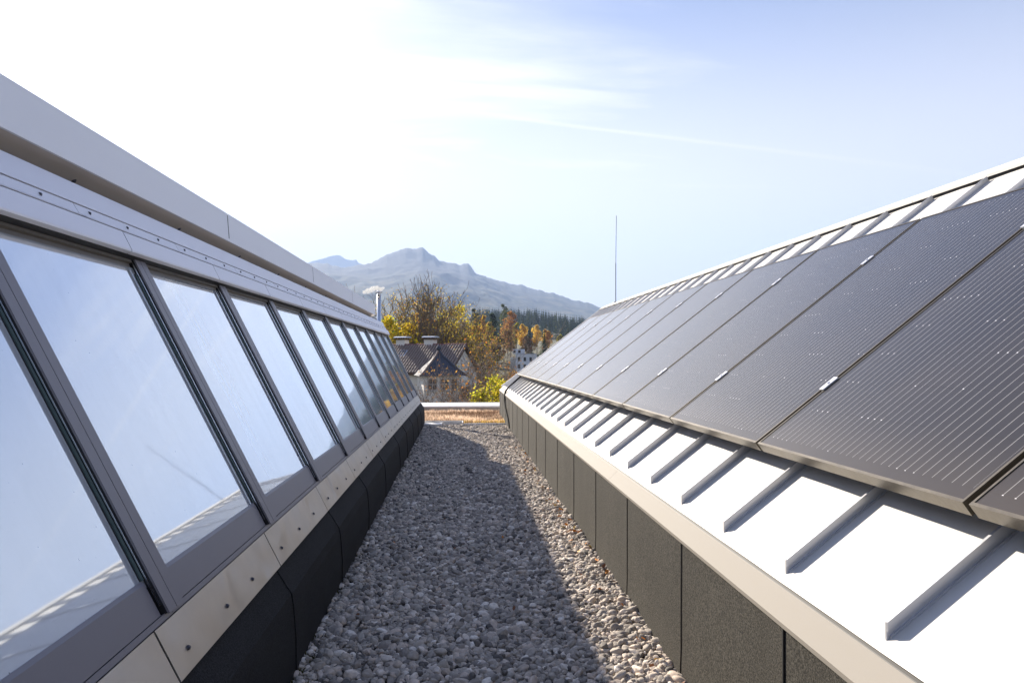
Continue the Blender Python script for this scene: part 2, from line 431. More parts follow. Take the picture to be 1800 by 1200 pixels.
m = bpy.data.materials.new('meadow'); m.use_nodes = True; t = NT(m.node_tree)
co = t.n('ShaderNodeTexCoord').outputs['Object']
c = t.mix(t.noise(co, 0.02, 5), (0.050, 0.062, 0.022), (0.085, 0.085, 0.035)); c = t.mix(t.math('MULTIPLY', t.noise(co, 0.6, 4), 0.7), c, (0.07, 0.05, 0.02))
t.n('ShaderNodeOutputMaterial', {'Surface': t.n('ShaderNodeBsdfPrincipled', {'Base Color': c, 'Roughness': 0.95}).outputs[0]})
tag(link('ground', npmesh('ground', V, F, True), m), 'olive green meadow ground around the houses', kind='structure')

def mountain(name, prof_px, r0, rpk, r1, seed, label, rough=1.0, mat=None):
    px = np.array([p[0] for p in prof_px], float); py = np.array([p[1] for p in prof_px], float)
    th = np.arctan((px - 900) / 1200.0) + YAW
    ang = (628 - py) / 1200.0 * np.cos(th - YAW)
    n_t, n_r = 900, 170
    tt = np.linspace(th[0], th[-1], n_t); q = np.linspace(0, 1, n_r)
    Tt, Q = np.meshgrid(tt, q)
    r = r0 + (r1 - r0) * Q; qp = (rpk - r0) / (r1 - r0)
    crest = np.interp(Tt, th, ang) * rpk
    det = (fbm(Tt * 110, Tt * 0 + seed, 6, seed) - 0.5) * 0.075 * rough
    up = np.clip(Q / qp, 0, 1); dn = np.clip((1 - Q) / (1 - qp), 0, 1)
    kern = np.hanning(121); kern /= kern.sum()
    c1 = np.interp(tt, th, ang) * rpk; cs = np.convolve(np.pad(c1, 60, mode='edge'), kern, mode='valid')
    wt = np.where(Q < qp, up, dn) ** 7
    crest = (crest + det * np.clip(crest, 0, 400)) * wt + cs[None, :] * (1 - wt)
    shape = np.where(Q < qp, up ** 1.25, dn ** 1.1)
    X, Y = r * np.sin(Tt), r * np.cos(Tt)
    rid = fbm(X / 420, Y / 700, 7, seed, True) - 0.55 + 0.5 * (fbm((X + Y * 0.3) / 130, Y / 330, 4, seed + 5, True) - 0.55)
    off = rid * 95 * rough * np.clip(np.minimum(up * (1 - up) * 4, 1), 0, 1) * np.clip(crest / 500, 0.15, 1)
    Z = crest * shape + off * (Q < qp) * 0.9 + (-14) * (1 - np.minimum(up, dn)) + H
    # keep the face from rising over its own crest
    Z = np.where((Q < qp), np.minimum(Z, H + crest * (r / rpk) * 0.985 ), Z)
    V = np.stack([X, Y, Z], -1).reshape(-1, 3)
    i, j = np.meshgrid(np.arange(n_r - 1), np.arange(n_t - 1), indexing='ij')
    F = np.stack([i * n_t + j, i * n_t + j + 1, (i + 1) * n_t + j + 1, (i + 1) * n_t + j], -1).reshape(-1, 4)
    return tag(link(name, npmesh(name, V, F, True), mat), label, kind='structure')
m = bpy.data.materials.new('mountain_side'); m.use_nodes = True; t = NT(m.node_tree)
co = t.n('ShaderNodeTexCoord').outputs['Object']; sz = t.n('ShaderNodeSeparateXYZ', {0: co}).outputs[2]
f1 = t.ss(t.math('ADD', sz, t.math('MULTIPLY_ADD', t.noise(co, 0.006, 5), 500, -250)), 260, 520)
woods = t.mix(t.ss(t.noise(co, 0.009, 6, 0.65), 0.42, 0.6), (0.028, 0.045, 0.030), (0.11, 0.10, 0.055))
rock = t.mix(t.noise(co, 0.012, 6, 0.7), (0.035, 0.04, 0.045), (0.10, 0.10, 0.10))
c = t.mix(f1, woods, rock)
t.n('ShaderNodeOutputMaterial', {'Surface': t.n('ShaderNodeBsdfPrincipled', {'Base Color': c, 'Roughness': 0.95, 'Specular IOR Level': 0.1}).outputs[0]})
MAIN = [(-700, 520), (-300, 480), (0, 500), (300, 480), (480, 466), (545, 460), (575, 463), (605, 470), (640, 463), (655, 459), (675, 450), (700, 440), (715, 435), (742, 434), (752, 440), (772, 456), (790, 461), (805, 463), (822, 462), (829, 467), (836, 479), (850, 486), (870, 492), (888, 496), (905, 499), (915, 498), (935, 507), (955, 512), (975, 513), (990, 522), (1010, 528), (1040, 533), (1075, 548), (1130, 566), (1200, 580), (1320, 592), (1500, 597), (1800, 590), (2300, 600), (3200, 605)]
mountain('mountain', MAIN, 1500, 4600, 6600, 3, 'large hazy mountain with a domed summit and a ridge falling away to the right', mat=m)
LEFT = [(300, 500), (460, 480), (520, 466), (548, 459), (560, 454), (572, 450), (582, 447), (594, 446), (604, 450), (612, 455), (620, 456), (626, 454), (630, 460), (640, 463), (665, 464), (700, 470), (760, 480), (900, 520)]
mountain('mountain', LEFT, 5900, 7600, 8500, 9, 'paler, more distant rocky peak left of the domed mountain', mat=m)

# ================================================================ ROOF DECK, PARAPET
boxes('roof_deck', [(-7, 9, -5, 15.4, -9.2, -0.03)], M_deck)
tag(bpy.data.objects['roof_deck'], 'flat roof deck under the gravel', kind='structure')
par = empty('parapet', (0, 15.2, 0)); tag(par, 'low white capped parapet at the far edge of the flat roof', 'parapet')
def par_prof(name, pts, x0, x1, mat):
    n = len(pts); vs = [(x0, y - 15.2, z + H) for y, z in pts] + [(x1, y - 15.2, z + H) for y, z in pts]
    fs = [tuple(range(n)), tuple(range(2 * n - 1, n - 1, -1))] + [(i, i + n, (i + 1) % n + n, (i + 1) % n) for i in range(n)]
    me = mesh(name, vs, fs); bm = bmesh.new(); bm.from_mesh(me); bmesh.ops.recalc_face_normals(bm, faces=bm.faces); bm.to_mesh(me); bm.free()
    return link(name, me, mat, par)
par_prof('parapet_wall', [(14.86, -1.25), (14.86, -1.07), (15.28, -1.03), (15.28, -1.25)], -7, 9, M_parapet_side)
for x0 in (-7, -4.2, -1.4, 1.42, 4.2): par_prof('parapet_cap', [(14.83, -1.085), (14.83, -1.052), (15.32, -1.008), (15.32, -1.04)], x0 + 0.003, x0 + (2.797 if x0 != -1.4 else 2.817) , M_parapet)
par_prof('parapet_cap', [(14.83, -1.085), (14.83, -1.052), (15.32, -1.008), (15.32, -1.04)], 7.003, 9.0, M_parapet)
es = empty('edge_strip', (0, 11.9, 0)); tag(es, 'low pale metal edging between gravel and dry roof plants', 'edging')
boxes('edge_strip_profile', [(-0.9, 0.06, -0.02, 0.0, -0.02, 0.055), (0.04, 0.06, -0.30, 0.0, -0.02, 0.05), (0.065, 1.4, -0.24, -0.22, -0.02, 0.028), (-0.9, -0.30, -0.34, -0.12, -0.01, 0.030)], M_parapet, es)
# ================================================================ GRAVEL
cell = 0.0193
pts, rot, scl, tone, idx = [], [], [], [], []
for layer in range(2):
    xs = np.arange(-0.66, 0.84, cell); ys = np.arange(1.45, 11.85, cell)
    Xg, Yg = np.meshgrid(xs, ys)
    Xg = Xg + rng.uniform(-0.5, 0.5, Xg.shape) * cell * 0.95 + layer * cell / 2; Yg = Yg + rng.uniform(-0.5, 0.5, Yg.shape) * cell * 0.95 + layer * cell / 2
    Xg, Yg = Xg.ravel(), Yg.ravel(); n = len(Xg)
    k = (Xg > -0.60) & (Xg < 0.80)
    if layer == 1: k &= rng.random(n) < 0.45
    Xg, Yg = Xg[k], Yg[k]; n = len(Xg)
    und = (fbm(Xg * 2.2, Yg * 2.2, 3, 5) - 0.5) * 0.035
    edge = np.clip((np.abs(Xg - 0.1) - 0.5) / 0.2, 0, 1) * 0.012
    zg = -0.014 + layer * 0.009 + rng.uniform(-0.004, 0.004, n) + und + edge
    pts.append(np.stack([Xg, Yg, zg], 1))
    s = np.clip(rng.lognormal(0.02, 0.34, n), 0.5, 2.1)[:, None] * np.array([[0.0136, 0.0107, 0.0080]]) * (1 + rng.uniform(-0.18, 0.18, (n, 3)))
    scl.append(s)
    r = rng.normal(0, 0.35, (n, 3)); r[:, 2] = rng.uniform(0, 6.28, n); rot.append(r)
    tn = np.clip(rng.normal(0.46, 0.27, n), 0, 1); bright = rng.random(n) < 0.05; tn[bright] = rng.uniform(0.85, 1, bright.sum()); tone.append(tn)
    idx.append(rng.integers(0, 8, n))
pts = np.concatenate(pts); rot = np.concatenate(rot); scl = np.concatenate(scl); tone = np.concatenate(tone); idx = np.concatenate(idx)
me = bpy.data.meshes.new('gravel'); me.vertices.add(len(pts)); me.vertices.foreach_set('co', pts.astype(np.float32).ravel())
for nm, typ, arr in (('rot', 'FLOAT_VECTOR', rot), ('scl', 'FLOAT_VECTOR', scl)):
    a = me.attributes.new(nm, typ, 'POINT'); a.data.foreach_set('vector', arr.astype(np.float32).ravel())
a = me.attributes.new('tone', 'FLOAT', 'POINT'); a.data.foreach_set('value', tone.astype(np.float32))
a = me.attributes.new('idx', 'INT', 'POINT'); a.data.foreach_set('value', idx.astype(np.int32))
me.update()
gravel = bpy.data.objects.new('gravel', me); COL.objects.link(gravel)
tag(gravel, 'grey rounded gravel filling the corridor between the two roofs', kind='stuff')
ng = bpy.data.node_groups.new('scatter_pebbles', 'GeometryNodeTree')
ng.interface.new_socket('Geometry', in_out='INPUT', socket_type='NodeSocketGeometry'); ng.interface.new_socket('Geometry', in_out='OUTPUT', socket_type='NodeSocketGeometry')
N, L = ng.nodes, ng.links
gi, go = N.new('NodeGroupInput'), N.new('NodeGroupOutput')
join = N.new('GeometryNodeJoinGeometry')
for k in range(8):
    ico = N.new('GeometryNodeMeshIcoSphere'); ico.inputs['Subdivisions'].default_value = 3 if k < 8 else 2
    sp = N.new('GeometryNodeSetPosition')
    ns = N.new('ShaderNodeTexNoise'); ns.noise_dimensions = '4D'; ns.inputs['W'].default_value = k * 3.7; ns.inputs['Scale'].default_value = 0.75; ns.inputs['Detail'].default_value = 1.0
    sub = N.new('ShaderNodeVectorMath'); sub.operation = 'SUBTRACT'; sub.inputs[1].default_value = (0.5, 0.5, 0.5)
    sc_ = N.new('ShaderNodeVectorMath'); sc_.operation = 'SCALE'; sc_.inputs['Scale'].default_value = 1.15
    L.new(ns.outputs['Color'], sub.inputs[0]); L.new(sub.outputs[0], sc_.inputs[0]); L.new(ico.outputs[0], sp.inputs[0]); L.new(sc_.outputs[0], sp.inputs['Offset'])
    sh = N.new('GeometryNodeSetShadeSmooth'); L.new(sp.outputs[0], sh.inputs[0])
    sm = N.new('GeometryNodeSetMaterial'); sm.inputs['Material'].default_value = M_stone; L.new(sh.outputs[0], sm.inputs[0])
    gi2 = N.new('GeometryNodeGeometryToInstance'); L.new(sm.outputs[0], gi2.inputs[0]); L.new(gi2.outputs[0], join.inputs[0])
iop = N.new('GeometryNodeInstanceOnPoints'); L.new(gi.outputs[0], iop.inputs['Points']); L.new(join.outputs[0], iop.inputs['Instance']); iop.inputs['Pick Instance'].default_value = True
def attr(nm, typ):
    a = N.new('GeometryNodeInputNamedAttribute'); a.data_type = typ; a.inputs[0].default_value = nm; return a.outputs[0]
L.new(attr('idx', 'INT'), iop.inputs['Instance Index'])
er = N.new('FunctionNodeEulerToRotation'); L.new(attr('rot', 'FLOAT_VECTOR'), er.inputs[0]); L.new(er.outputs[0], iop.inputs['Rotation'])
L.new(attr('scl', 'FLOAT_VECTOR'), iop.inputs['Scale'])
L.new(iop.outputs[0], go.inputs[0])
md = gravel.modifiers.new('scatter', 'NODES'); md.node_group = ng
me.materials.append(M_stone)

# ================================================================ LEFT SKYLIGHT ROOF
U = (-0.44721, 0.89443); NRM = (0.89443, 0.44721); X0 = -1.0505
def pl(t, d): return (X0 + t * U[0] + d * NRM[0], t * U[1] + d * NRM[1])
def slab(t0, t1, d0, d1): return [pl(t0, d0), pl(t1, d0), pl(t1, d1), pl(t0, d1)]
TB, TG0, TG1, TT = -0.708, -0.612, 0.345, 0.447
YM = [1.786 + 0.905 * k for k in range(-4, 12)]
YEND = YM[-1]; YST = YM[0]
LB = empty('skylight_roof', (-0.9, 5, 0))
LB.location = (0, 0, 0)
tag(LB, 'long shed skylight on the left with leaning reflective glass panes and pale metal upper fascia', 'skylight roof')
body = [(-0.66, -1.2), (-0.66, -0.885), pl(-0.85, -0.06), pl(0.44, -0.06), (-1.27, 0.45), (-1.33, 0.57), (-1.40, 0.60), (-1.40, 0.66), (-4.2, 0.66), (-4.2, -1.2)]
prof('body', body, YST, YEND - 0.02, M_frame, LB)
# felt upstand sheets
fy = -1.45; bounds = [YST, -0.7, 0.5, 1.5, 2.55, 3.52, 4.55, 5.60, 6.88, 7.9, 8.9, 9.9, 10.8, YEND + 0.05]
for k in range(len(bounds) - 1):
    a, b = bounds[k], bounds[k + 1]; n = 5; vs, fs = [], []
    prof_f = [(-0.600, -1.18), (-0.598, -1.02), (-0.606, -0.90), pl(-0.965, 0.006), pl(-0.90, 0.000), pl(-0.80, -0.010)]
    for q in range(n + 1):
        y = a + (b - a) * q / n
        lift = 0.004 if q == 0 else 0.0
        for w, (x, z) in enumerate(prof_f):
            vs.append((x + lift + (0.006 if w < 3 else 0.002) * (hash_noise(np.array(y * 1.9), np.array(w * 0.7 + 3.0), 3) - 0.5), y - (0.012 if q == 0 else 0), z + H))
    kk = len(prof_f)
    for q in range(n):
        for w in range(kk - 1): fs.append((q * kk + w, (q + 1) * kk + w, (q + 1) * kk + w + 1, q * kk + w + 1))
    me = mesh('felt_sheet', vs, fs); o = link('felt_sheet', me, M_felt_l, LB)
    sm = o.modifiers.new('thick', 'SOLIDIFY'); sm.thickness = 0.006; sm.offset = 0
# screws share one mesh
bm = bmesh.new()
bmesh.ops.create_cone(bm, cap_ends=True, segments=8, radius1=0.0062, radius2=0.0048, depth=0.005)
bmesh.ops.create_cone(bm, cap_ends=True, segments=12, radius1=0.0095, radius2=0.009, depth=0.002, matrix=Matrix.Translation((0, 0, -0.003)))
screw_me = bpy.data.meshes.new('screw'); bm.to_mesh(screw_me); bm.free(); screw_me.materials.append(M_screw)
tilt = math.atan2(NRM[0], NRM[1])
def screw(x, z, y, parent, d=0.0, sc=1.0):
    o = bpy.data.objects.new('screw', screw_me); COL.objects.link(o); o.parent = parent
    o.location = (x + NRM[0] * d, y, z + H + NRM[1] * d); o.rotation_euler = (0, tilt, 0); o.scale = (sc, sc, sc)
def bent(name, t0, t1, d, y0, y1, mat, parent, thick=0.003, amp=0.004, seed=0, ny=10, nt=3):
    """sheet on the leaning plane with slight buckles, hemmed thickness"""
    vs, fs = [], []
    for q in range(ny + 1):
        y = y0 + (y1 - y0) * q / ny
        for w in range(nt + 1):
            t_ = t0 + (t1 - t0) * w / nt
            e = amp * float(hash_noise(np.array(y * 6.1), np.array(t_ * 9.0 + seed), seed) - 0.5) * (1.3 if w < nt else 0.2)
            x, z = pl(t_, d + e); vs.append((x, y, z + H))
    k = nt + 1
    for q in range(ny):
        for w in range(nt): fs.append((q * k + w, (q + 1) * k + w, (q + 1) * k + w + 1, q * k + w + 1))
    o = link(name, mesh(name, vs, fs, False), mat, parent)
    sm = o.modifiers.new('thick', 'SOLIDIFY'); sm.thickness = thick; sm.offset = -1
    return o
for k in range(len(YM) - 1):
    a, b = YM[k], YM[k + 1]
    last = (k == len(YM) - 2)
    # glazing
    o = prof('window_pane', slab(TG0 - 0.02, TG1 + 0.03, -0.026, -0.003), a + 0.03, b - 0.03, M_glass, LB)
    # bottom rail with a top bevel and a thin drip line
    p = [pl(TB, -0.04), pl(TB, 0.004), pl(TG0 - 0.010, 0.004), pl(TG0, 0.0), pl(TG0, -0.04)]
    r = prof('bottom_rail', p, a + 0.052, b - 0.052, M_frame, LB)
    prof('drip_lip', slab(TB - 0.016, TB - 0.002, -0.03, 0.006), a + 0.0, b - 0.002, M_frame, r)
    # top rail, two steps
    r = prof('top_rail', [pl(TG1, -0.04), pl(TG1, -0.008), pl(TG1 + 0.045, -0.002), pl(TG1 + 0.045, 0.010), pl(TG1 + 0.075, 0.012), pl(TG1 + 0.075, 0.022), pl(TT + 0.01, 0.022), pl(TT + 0.01, -0.04)], a + 0.05, b - 0.05, M_rail, LB)
    # flashing below the glass
    f = bent('flashing', -0.862, TB - 0.018, 0.010, a - 0.12 + 0.004, b - 0.12 - 0.004 + (0.0 if not last else 0.12), M_buck, LB, seed=k, amp=0.0006)
    for s_ in (0.10, 0.37, 0.64):
        x, z = pl(-0.815, 0.0145); screw(x, z, a - 0.12 + s_ + random.uniform(-0.02, 0.02), f, 0.0, 0.75)
    # flashing above the glass
    prof('head_flashing', [pl(0.402, 0.030), pl(0.402, 0.052), pl(0.408, 0.055), pl(0.481, 0.055), pl(0.481, 0.035)], a - 0.12 + 0.004, b - 0.12 - 0.004 + (0.12 if last else 0), M_alu2, LB)
for k, y in enumerate(YM):
    mu = empty('mullion', (0, 0, 0)); mu.parent = LB
    prof('mullion_core', slab(TB - 0.004, TT, -0.05, 0.0135), y - 0.036, y + 0.044, M_dark, mu)
    prof('cover_cap', slab(TB - 0.006, TT, 0.0135, 0.019), y - 0.038, y + 0.0035, M_frame, mu)
    prof('cover_cap', slab(TB - 0.006, TT, 0.0135, 0.019), y + 0.0065, y + 0.048, M_frame, mu)
    prof('glazing_bead', slab(TB + 0.02, TT, 0.004, 0.008), y - 0.040, y - 0.0365, M_bead, mu)
    prof('glass_edge', slab(TG0, TG1, -0.004, 0.002), y - 0.050, y - 0.041, simple('glass_edge_green', (0.07, 0.11, 0.11), 0.5) if k == 0 else MATS['glass_edge_green'], mu)
    prof('gasket', slab(TG0, TG1, -0.0035, -0.0015), y - 0.054, y - 0.0505, M_dark, mu)
# strips above the head flashing
sy = [YST, 0.73 - 0.79 * 0] + [0.73 + 0.79 * q for q in range(1, 15)]
sy = [s for s in sy if s < YEND - 0.1] + [YEND - 0.12]
prof('shadow_gap', slab(0.40, 0.60, 0.0, 0.034), YST, YEND - 0.13, M_dark, LB)
for a, b in zip(sy[:-1], sy[1:]):
    s = prof('screwed_strip', [pl(0.494, 0.030), pl(0.494, 0.052), pl(0.497, 0.050), pl(0.534, 0.047), pl(0.534, 0.030)], a + 0.002, b - 0.002, M_alu2, LB)
    prof('strip_lip', slab(0.4875, 0.4905, 0.040, 0.0545), a + 0.0015, min(b + 0.03, YEND - 0.12) , M_alu2, s)
    for q in (0.08, 0.34, 0.60):
        if a + q < b: x, z = pl(0.515, 0.052); screw(x, z, a + q, s, 0.0, 0.68)
prof('cladding_band', [pl(0.541, 0.030), pl(0.541, 0.047), pl(0.632, 0.045), pl(0.632, 0.030)], YST, YEND - 0.14, M_alu2, LB)
FB = [YST, -0.51, 1.715, 3.94, 6.165, 8.39, 10.62]
prof('soffit', [(-1.295, 0.650), (-1.365, 0.606), (-1.40, 0.606), (-1.40, 0.665), (-1.315, 0.665)], YST, 10.6, M_soffit, LB)
for q in range(7):
    x, z = -1.345, 0.617
    o = bpy.data.objects.new('screw', screw_me); COL.objects.link(o); o.parent = bpy.data.objects['soffit']; o.location = (x, 1.6 + q * 0.9, z + H - 0.002); o.rotation_euler = (0, R(150), 0)
for a, b in zip(FB[:-1], FB[1:]):
    f = prof('fascia_panel', [(-1.288, 0.652), (-1.300, 0.806), (-1.312, 0.812), (-1.312, 0.652)], a + 0.006, b - 0.006, M_fascia_l, LB)
    prof('hem', [(-1.292, 0.646), (-1.285, 0.648), (-1.2855, 0.664), (-1.292, 0.664)], a + 0.001, b - 0.001, M_fascia_l, f)
for b in FB[1:-1]: prof('joint_shade_strip', [(-1.2890, 0.665), (-1.2995, 0.797), (-1.312, 0.797), (-1.312, 0.665)], b - 0.0055, b + 0.0055, M_dark, LB)  # black strip flush in each joint, painting the shadow of its fold
prof('joint_shade_strip', [(-1.313, 0.655), (-1.306, 0.655), (-1.318, 0.804), (-1.325, 0.804)], YST, 10.61, M_dark, LB)
prof('roof_top', [(-1.332, 0.666), (-1.332, 0.800), (-4.2, 0.74), (-4.2, 0.666)], YST, 10.61, M_fascia_l, LB)
prof('end_trim', [pl(TB - 0.01, -0.05), pl(TB - 0.01, 0.02), pl(TT, 0.02), pl(0.45, 0.05), pl(0.50, 0.05), pl(0.50, -0.05)], YEND + 0.05, YEND + 0.075, M_frame, LB)

# ================================================================ RIGHT STANDING SEAM ROOF
TH = math.atan(0.77); CT, ST = math.cos(TH), math.sin(TH)
XE, ZE = 0.8506, -0.5907
def rp(s, d=0.0): return (XE + s * CT - d * ST, ZE + s * ST + d * CT)      # along slope, normal offset
SR = (2.944 - XE) / CT
RBD = empty('standing_seam_roof'); tag(RBD, 'long pitched roof of pale standing seam sheet metal on the right, on a dark felt upstand', 'metal roof')
Y0, Y1 = -1.2, 13.72
xr, zr = 2.944, 1.0207
prof('body', [(0.815, -1.2), (0.815, -0.68), rp(0.03, -0.05), rp(SR, -0.05), (5.0, -0.62), (5.0, -1.2)], Y0, Y1 - 0.02, M_bwall, RBD)
seam_y = [1.332 + 0.43 * k for k in range(-5, 29)]
ys = [Y0] + seam_y + [Y1]
for a, b in zip(ys[:-1], ys[1:]):
    if b - a < 0.02: continue
    # tray with a faint dish and a rolled front edge
    vs, fs = [], []; ss_ = [-0.004, 0.012, 0.5, 1.1, 1.8, SR]; yy = np.linspace(a + 0.0, b - 0.0, 7)
    for q, y in enumerate(yy):
        f = (y - a) / (b - a)
        for w, s in enumerate(ss_):
            d = 0.0035 * math.sin(f * math.pi) * (1 if w > 1 else 0.5) + 0.0006 * random.uniform(-1, 1) * (0 < q < 6) - (0.0035 if w == 0 else 0)
            x, z = rp(s, d); vs.append((x, y, z + H))
    kk = len(ss_)
    for q in range(6):
        for w in range(kk - 1): fs.append((q * kk + w, q * kk + w + 1, (q + 1) * kk + w + 1, (q + 1) * kk + w))
    o = link('roof_sheet', mesh('roof_sheet', vs, fs, False), M_roof, RBD)
    sm = o.modifiers.new('thick', 'SOLIDIFY'); sm.thickness = 0.004; sm.offset = -1
def seam_mesh():
    vs, fs = [], []
    def hexa(s0, s1, d0, d1, y0, y1, cut=0.0):
        b = len(vs)
        for (s, d, y) in ((s0, d0, y0), (s0 + cut, d1, y0), (s1, d1, y0), (s1, d0, y0), (s0, d0, y1), (s0 + cut, d1, y1), (s1, d1, y1), (s1, d0, y1)):
            x, z = rp(s, d); vs.append((x, y, z + H))
        fs.extend([tuple(b + i for i in f) for f in ((0, 3, 2, 1), (4, 5, 6, 7), (0, 1, 5, 4), (1, 2, 6, 5), (2, 3, 7, 6), (3, 0, 4, 7))])
    hexa(0.022, SR - 0.115, 0.0, 0.030, -0.0025, 0.0025, 0.030 * ST / CT)
    hexa(0.034, SR - 0.115, 0.016, 0.0315, -0.0065, -0.0025, 0.012)
    hexa(0.030, SR - 0.115, 0.0, 0.0045, -0.007, 0.006, 0.004)
    me = mesh('standing_seam', vs, fs); bm = bmesh.new(); bm.from_mesh(me); bmesh.ops.recalc_face_normals(bm, faces=bm.faces); bm.to_mesh(me); bm.free(); me.materials.append(M_seam)
    return me
sme = seam_mesh()
for y in seam_y:
    o = bpy.data.objects.new('standing_seam', sme); COL.objects.link(o); o.location = (0, y, 0); o.parent = RBD
# fascia in lengths, with a black strip painting in the shade above and below
fbs = [Y0, 0.6, 3.6, 6.6, 9.6, 12.6, Y1]
for a, b in zip(fbs[:-1], fbs[1:]):
    prof('fascia', [(0.7925, -0.666), (0.7915, -0.654), (0.8435, -0.6035), (0.8455, -0.6055), (0.7945, -0.656), (0.7945, -0.666)], a + 0.001, b - 0.001, M_fascia_r, RBD)
prof('eaves_shade_strip', [(0.806, -0.680), (0.797, -0.662), (0.797, -0.655), (0.8475, -0.6035), (0.90, -0.566), (0.90, -0.65)], Y0, Y1 - 0.01, M_dark, RBD)
wb = [1.708 - 0.79 * 3, 1.708 - 0.79 * 2, 1.708 - 0.79, 1.65, 2.43, 3.22, 3.98, 4.77]
while wb[-1] < 12.8: wb.append(wb[-1] + 0.79)
wb.append(13.7)
for k, (a, b) in enumerate(zip(wb[:-1], wb[1:])):
    n = 8; vs, fs = [], []; zs = [-1.18, -1.05, -0.92, -0.80, -0.664]
    for q in range(n + 1):
        f = q / n; y = a + (b - a) * f - (0.012 if q == 0 else 0)
        for w, z in enumerate(zs):
            x = 0.806 - (0.0045 if q == 0 else (0.001 + 0.003 * (1 - f))) - 0.006 * float(hash_noise(np.array(y * 3.1), np.array(z * 1.0 + 5), 8) - 0.5) - 0.004 * (w == 0)
            vs.append((x, y, z + H))
    kk = len(zs)
    for q in range(n):
        for w in range(kk - 1): fs.append((q * kk + w, (q) * kk + w + 1, (q + 1) * kk + w + 1, (q + 1) * kk + w))
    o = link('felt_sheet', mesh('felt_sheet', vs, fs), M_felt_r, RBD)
    sm = o.modifiers.new('thick', 'SOLIDIFY'); sm.thickness = 0.004; sm.offset = 1
    # dark bitumen line of the lap
    prof('felt_lap', [(0.7985, -1.17), (0.7985, -0.667), (0.806, -0.667), (0.806, -1.17)], a - 0.016, a - 0.011, M_dark, o)
# ridge capping in lengths
for a, b in zip([Y0, 1.1, 4.1, 7.1, 10.1], [1.1, 4.1, 7.1, 10.1, Y1 + 0.03]):
    prof('ridge_cap', [(2.848, 0.975), (2.845, 0.990), (2.955, 1.052), (3.07, 0.99), (3.06, 0.975), (2.955, 1.035)], a + 0.0015, b - 0.0015, M_roof, RBD)
prof('ridge_shade_strip', [(2.862, 0.945), (2.862, 0.985), (2.95, 1.03), (2.95, 0.945)], Y0, Y1, M_dark, RBD)  # black strip that colours in the shadow under the cap
prof('verge_trim', [rp(-0.004, -0.05), rp(-0.004, 0.028), rp(SR, 0.028), rp(SR, -0.05)], Y1 - 0.012, Y1 + 0.012, M_seam, RBD)
prof('mounting_rail', [rp(0.62, 0.032), rp(0.62, 0.074), rp(0.66, 0.074), rp(0.66, 0.032)], -0.6, 12.1, M_clamp, RBD)
prof('mounting_rail', [rp(1.55, 0.032), rp(1.55, 0.074), rp(1.59, 0.074), rp(1.59, 0.032)], -0.6, 12.1, M_clamp, RBD)

# ---------------------------------------------------------------- solar panels
PX, PZ = 1.0335, -0.2987                   # upper front edge of the glass plane
PW, PLn, PITCH = 0.972, 1.65, 0.99
pbase = Matrix(((0, CT, -ST), (1, 0, 0), (0, ST, CT)))  # local x -> +Y, local y -> up slope, local z -> normal
fb, fs_ = [], []
def hexes(bl):
    vs, fs = [], []
    for x0, x1, y0, y1, z0, z1 in bl:
        b = len(vs)
        vs += [(x0, y0, z0), (x1, y0, z0), (x1, y1, z0), (x0, y1, z0), (x0, y0, z1), (x1, y0, z1), (x1, y1, z1), (x0, y1, z1)]
        fs += [tuple(b + i for i in f) for f in ((0, 3, 2, 1), (4, 5, 6, 7), (0, 1, 5, 4), (1, 2, 6, 5), (2, 3, 7, 6), (3, 0, 4, 7))]
    me = mesh('m', vs, fs)
    bm = bmesh.new(); bm.from_mesh(me); bmesh.ops.recalc_face_normals(bm, faces=bm.faces)
    bm.to_mesh(me); bm.free(); return me
me_frame = hexes([(0, PW, 0, 0.009, -0.036, 0.0), (0, PW, PLn - 0.009, PLn, -0.036, 0.0), (0, 0.006, 0.0092, PLn - 0.0092, -0.036, 0.0), (PW - 0.006, PW, 0.0092, PLn - 0.0092, -0.036, 0.0), (0, PW, 0.0092, 0.030, -0.036, -0.034)])
me_glass = hexes([(0.0062, PW - 0.0062, 0.0092, PLn - 0.0092, -0.008, -0.002)])
me_clamp = hexes([(-0.022, 0.004, -0.035, 0.035, 0.0005, 0.005), (-0.016, -0.002, -0.035, 0.035, -0.012, 0.0005), (-0.0115, -0.0055, -0.006, 0.006, 0.005, 0.009)])
me_frame.materials.append(M_pframe); me_glass.materials.append(M_cells); me_clamp.materials.append(M_clamp)
ORD = ['nearest', 'second', 'third', 'fourth', 'fifth', 'sixth', 'seventh', 'eighth', 'ninth', 'tenth', 'eleventh']
Q = pbase.to_4x4()
for k in range(-2, 11):
    y = 1.324 + PITCH * k + (PITCH - PW) / 2
    sp = empty('solar_panel', (PX, y, PZ + H))
    sp.matrix_world = Matrix.Translation((PX, y, PZ + H)) @ Q
    if k == -2: lab = 'black solar panel behind the viewer, before the one cut by the right edge'
    elif k == -1: lab = 'black solar panel at the lower right corner, only its front corner in view'
    elif k == 0: lab = 'large black solar panel cut by the right edge, nearest one with silver lines fully visible'
    elif k == 10: lab = 'farthest black solar panel of the row, beside the black cable'
    else: lab = '%s full black solar panel counted from the one at the right edge' % ORD[k]
    tag(sp, lab, 'solar panel', 'black solar panels in a row on the metal roof')
    for nm, mm in (('frame', me_frame), ('cell_glass', me_glass)):
        o = bpy.data.objects.new(nm, mm); COL.objects.link(o); o.parent = sp
    for s in (0.335, 1.29):
        o = bpy.data.objects.new('clamp', me_clamp); COL.objects.link(o); o.parent = sp; o.location = (0, s, 0)

